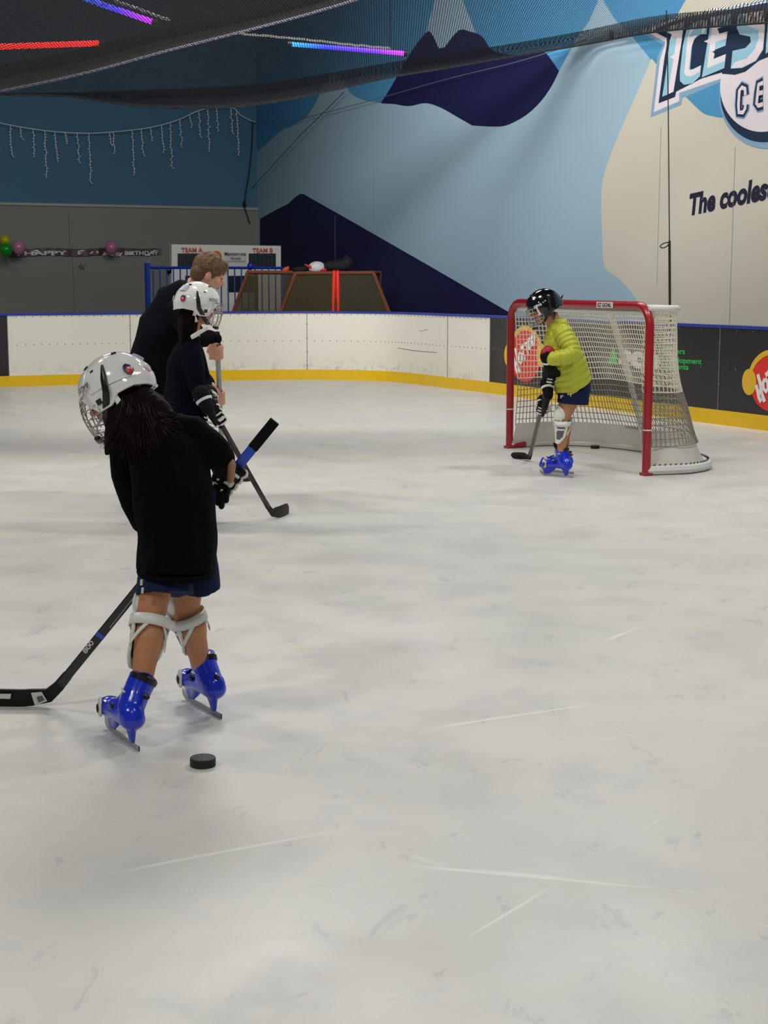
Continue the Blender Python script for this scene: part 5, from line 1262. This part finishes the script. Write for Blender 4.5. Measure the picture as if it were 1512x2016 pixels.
ct_.tube([P(355, 615, 9.98), P(375, 680, 10.0), E2, P(405, 752, 9.6), P(414, 758, 9.5)], [.085, .07, .06, .05, .044], 14, rnd=True)
ct_.build('coat', M_coat, g3, remesh=.009, it=4, disp=lambda p, n: n*(noise.noise(p*7)*.012+noise.noise(p*18)*.004))
mb = MB(); mb.tube([P(381, 584, 9.75), P(389, 566, 9.74), P(394, 557, 9.73)], [(.085, .085), (.075, .078), (.072, .076)], 18, side=V((1, .2, .4))); mb.build('collar', mat('collar_grey', (40, 42, 52), .85), g3)
tr = MB(); tr.tube([P(300, 780, 9.86), P(302, 820, 9.88)], [(.15, .18), (.14, .19)], 18, side=V((1, .2, 0)), rnd=True)
for (kx, Y, ax_) in ((325, 9.70, 300), (345, 10.05, 330)):
    tr.tube([P(306, 805, Y), P(kx, 880, Y), P((kx+ax_)/2, 925, Y), P(ax_+2, 958, Y)], [(.11, .11), (.085, .085), (.075, .075), (.07, .07)], 16, rnd=True)
tr.build('trousers', mat('black_trousers', (16, 17, 22), .85), g3, remesh=.01, it=3)
for (px, Y) in ((300, 9.70), (330, 10.05)):
    b = P(px, 960, Y); bx = V((b.x, Y, 0)); dr = V((.95, .3, 0)).normalized(); skate(g3, bx+dr*.2, bx-dr*.085, V((bx.x, Y, .24)), col=mat('black_boot', (20, 20, 24), .4))
hb = MB(); Rh = HRc
q3 = lambda x, y, z: hc+Rh@V((x*s3, y*s3, z*s3))
hb.ell(q3(-.015, 0, .045), (.106, .088, .088), Rh, 20, 14); hb.ell(q3(-.062, 0, -.005), (.055, .074, .07), Rh, 16, 12); hb.ell(q3(.05, 0, .088), (.05, .06, .035), Rh)
for i in range(46):
    u, v = rnd_.uniform(-1, 1), rnd_.uniform(0, 1); a = u*2.9; hb.ell(q3(-.015+.1*math.cos(a)*math.sin(v*1.5), .084*math.sin(a)*math.sin(v*1.5), .045+.086*math.cos(v*1.5)), rnd_.uniform(.008, .016), n=8, m=5)
def hcut(p, n): return V((0, 0, 0))
hb.build('hair', M_blond, g3, remesh=.006, it=2, disp=lambda p, n: n*(noise.noise(p*45)*.006))
rt = []
for i in range(260):
    a = rnd_.uniform(-3.1, 3.1); ph = rnd_.uniform(.1, 1.55); x, y, z = -.015+.106*math.cos(a)*math.sin(ph), .088*math.sin(a)*math.sin(ph), .045+.088*math.cos(ph)
    if x > .03 and z < .07: continue
    p0_ = q3(x, y, z); p1_ = q3(x*1.06+.010, y*1.08, z-.012); p2_ = q3(x*1.05+.014, y*1.12, z-.034); rt.append([p0_, p1_, p2_])
strands(g3, 'hair_strands', rt, mat('hair_strand_light', (124, 92, 56), .5), .0022)
# ---------------------------------------------------------------- boy in yellow jacket
g4 = thing('person', G(1100, 938), 'child in yellow quilted jacket and black helmet standing at the goal, facing left', 'person')
hc = P(1070, 606, 11.1); HR = frame(V((-.93, -.16, -.33)), V((-.1, 0, 1)))
mb = MB(); head_prims(mb, hc, HR, .93)
mb.tube([hc-HR@V((.035, 0, .06)), P(1094, 648, 11.12)], [.05, .055], 14)
mb.tube([P(1128, 765, 11.2), P(1118, 710, 11.15), P(1104, 660, 11.12), P(1097, 648, 11.12)], [(.08, .1), (.08, .09), (.06, .07), (.045, .045)], 18, side=V((1, 0, .2)), rnd=True)
kn4, an4 = P(1107, 828, 11.1), P(1106, 884, 11.12); kn4b, an4b = P(1110, 822, 11.36), P(1112, 878, 11.38)
for hx, kn, an in ((P(1128, 765, 11.12), kn4, an4), (P(1130, 765, 11.34), kn4b, an4b)):
    mb.tube([hx, hx.lerp(kn, .6), kn, kn.lerp(an, .3)+V((.012, 0, 0)), kn.lerp(an, .7), an], [.075, .062, .046, .048, .038, .032], 14, rnd=True)
E4, W4 = P(1128, 700, 10.93), P(1086, 705, 10.90); E4b, W4b = P(1100, 730, 11.36), P(1076, 765, 11.15)
for s_, e, w2 in ((P(1110, 662, 10.98), E4, W4), (P(1106, 662, 11.28), E4b, W4b)): mb.tube([s_, e, w2], [.045, .036, .026], 12, rnd=True)
mb.build('body', [M_skin, M_lip, M_eye], g4, remesh=.006, it=3, fn=face_fn(hc, HR, .93))
jk = MB()
TA, TB = P(1096, 632, 11.12), P(1132, 764, 11.2)
jk.tube([P(1098, 628, 11.12), P(1099, 645, 11.12), P(1104, 675, 11.13), P(1110, 705, 11.14), P(1118, 735, 11.16), P(1131, 758, 11.18)], [(.055, .062), (.085, .105), (.122, .15), (.142, .165), (.152, .17), (.138, .17)], 28, side=V((1, 0, -.28)))
jk.tube([P(1114, 765, 11.18), P(1112, 752, 11.18)], [(.07, .15), (.1, .16)], 20, side=V((1, 0, -.1)), rnd=True)
AP = [P(1107, 655, 10.99), P(1120, 678, 10.94), P(1128, 697, 10.90), P(1110, 703, 10.875), P(1090, 706, 10.87)]
jk.tube(AP, [.070, .066, .060, .055, .050], 18, rnd=True)
AQ = [P(1102, 660, 11.30), E4b, P(1081, 756, 11.2)]
jk.tube(AQ, [.068, .06, .048], 16, rnd=True)
def segdist(p, pts):
    best = (9, 0); acc = 0
    for a, b in zip(pts, pts[1:]):
        L_ = (b-a).length; t = max(0, min(1, (p-a).dot(b-a)/L_/L_)); d = (p-(a+(b-a)*t)).length
        if d < best[0]: best = (d, acc+t*L_)
        acc += L_
    return best
tax = unit(TB-TA)
def quilt(p, n):
    d, s_ = segdist(p, AP); d2, s2_ = segdist(p, AQ)
    if d < .085: u = s_/.036
    elif d2 < .075: u = s2_/.04
    else: u = (p-TA).dot(tax)/.050+.12*p.x
    f = abs(math.sin(math.pi*u)); return n*(.011*(f**.5)-.006+.0045*noise.noise(p*16))
jk.build('jacket', M_yjack, g4, remesh=.0055, it=3, disp=quilt)
mb = MB(); mb.tube([P(1086, 632, 11.12), P(1092, 642, 11.11), P(1102, 640, 11.10), P(1106, 628, 11.1)], [.02, .024, .024, .016], 10, rnd=True); mb.build('jacket_collar', M_yjack, g4, remesh=.006)
mb = MB(); mb.tube([P(1081, 691, 10.90), P(1076, 697, 10.90)], [(.045, .036), (.047, .04)], 14, rnd=True); mb.build('red_cuff', M_red, g4)
sh = MB(); sh.tube([P(1130, 742, 11.2), P(1130, 772, 11.2)], [(.125, .15), (.12, .16)], 20, side=V((1, 0, -.1)))
for Y, dx in ((11.12, 0), (11.32, 2)): sh.tube([P(1130+dx, 765, Y), P(1127+dx, 795, Y)], [(.112, .09), (.112, .095)], 20, side=V((1, 0, .1)))
sh.build('shorts', M_short, g4, remesh=.006, it=3)
mb = MB(); put_text(mb, 'F', P(1103, 784, 11.02), V((1, 0, .1)), V((0, 0, 1)), .022, .022, V((0, -1, 0)), .006, .02); mb.tube([P(1124, 774, 11.02), P(1123.6, 781, 11.02)], .0035, 6); mb.build('shorts_print', M_lab, g4)
skate(g4, G(1061, 934), G(1127, 941), P(1107, 884, 11.14)); skate(g4, G(1061, 934)*1.018+V((.01, .02, 0)), G(1127, 941)*1.018+V((.01, .02, 0)), P(1104, 879, 11.36))
shin_guard(g4, kn4+V((0, 0, .0)), an4+V((0, 0, .02)), V((-.93, -.3, 0)), .052, .036); shin_guard(g4, kn4b, an4b+V((0, 0, .02)), V((-.93, -.2, 0)), .052, .036)
helmet(g4, hc+V((0, 0, .012)), HR, M_blackg, .95, stickers=False, lining=M_black, text=M_txtw)
mb = MB(); mb.tube([P(1101, 590, 11.1), P(1106, 586, 11.1), P(1108, 580, 11.1)], [.008, .006, .002], 6); mb.tube([P(1101, 598, 11.1), P(1106, 596, 11.1)], [.008, .003], 6); mb.build('hair_tuft', M_hair, g4)
ax4 = unit(b3-h3); g4p = lambda py: h3+ax4*((b3-h3).length*(907-py)/(907-722.))
glove(g4, g4p(735), ax4, P(1081, 722, 10.93), P(1077, 695, 10.90), .016, .0185, .052, dd=V((.35, -1, 0)), flip=-1)
glove(g4, g4p(790), ax4, P(1079, 774, 11.06), P(1077, 750, 11.12), .016, .0175, .052, dd=V((.2, -1, 0)), flip=-1)
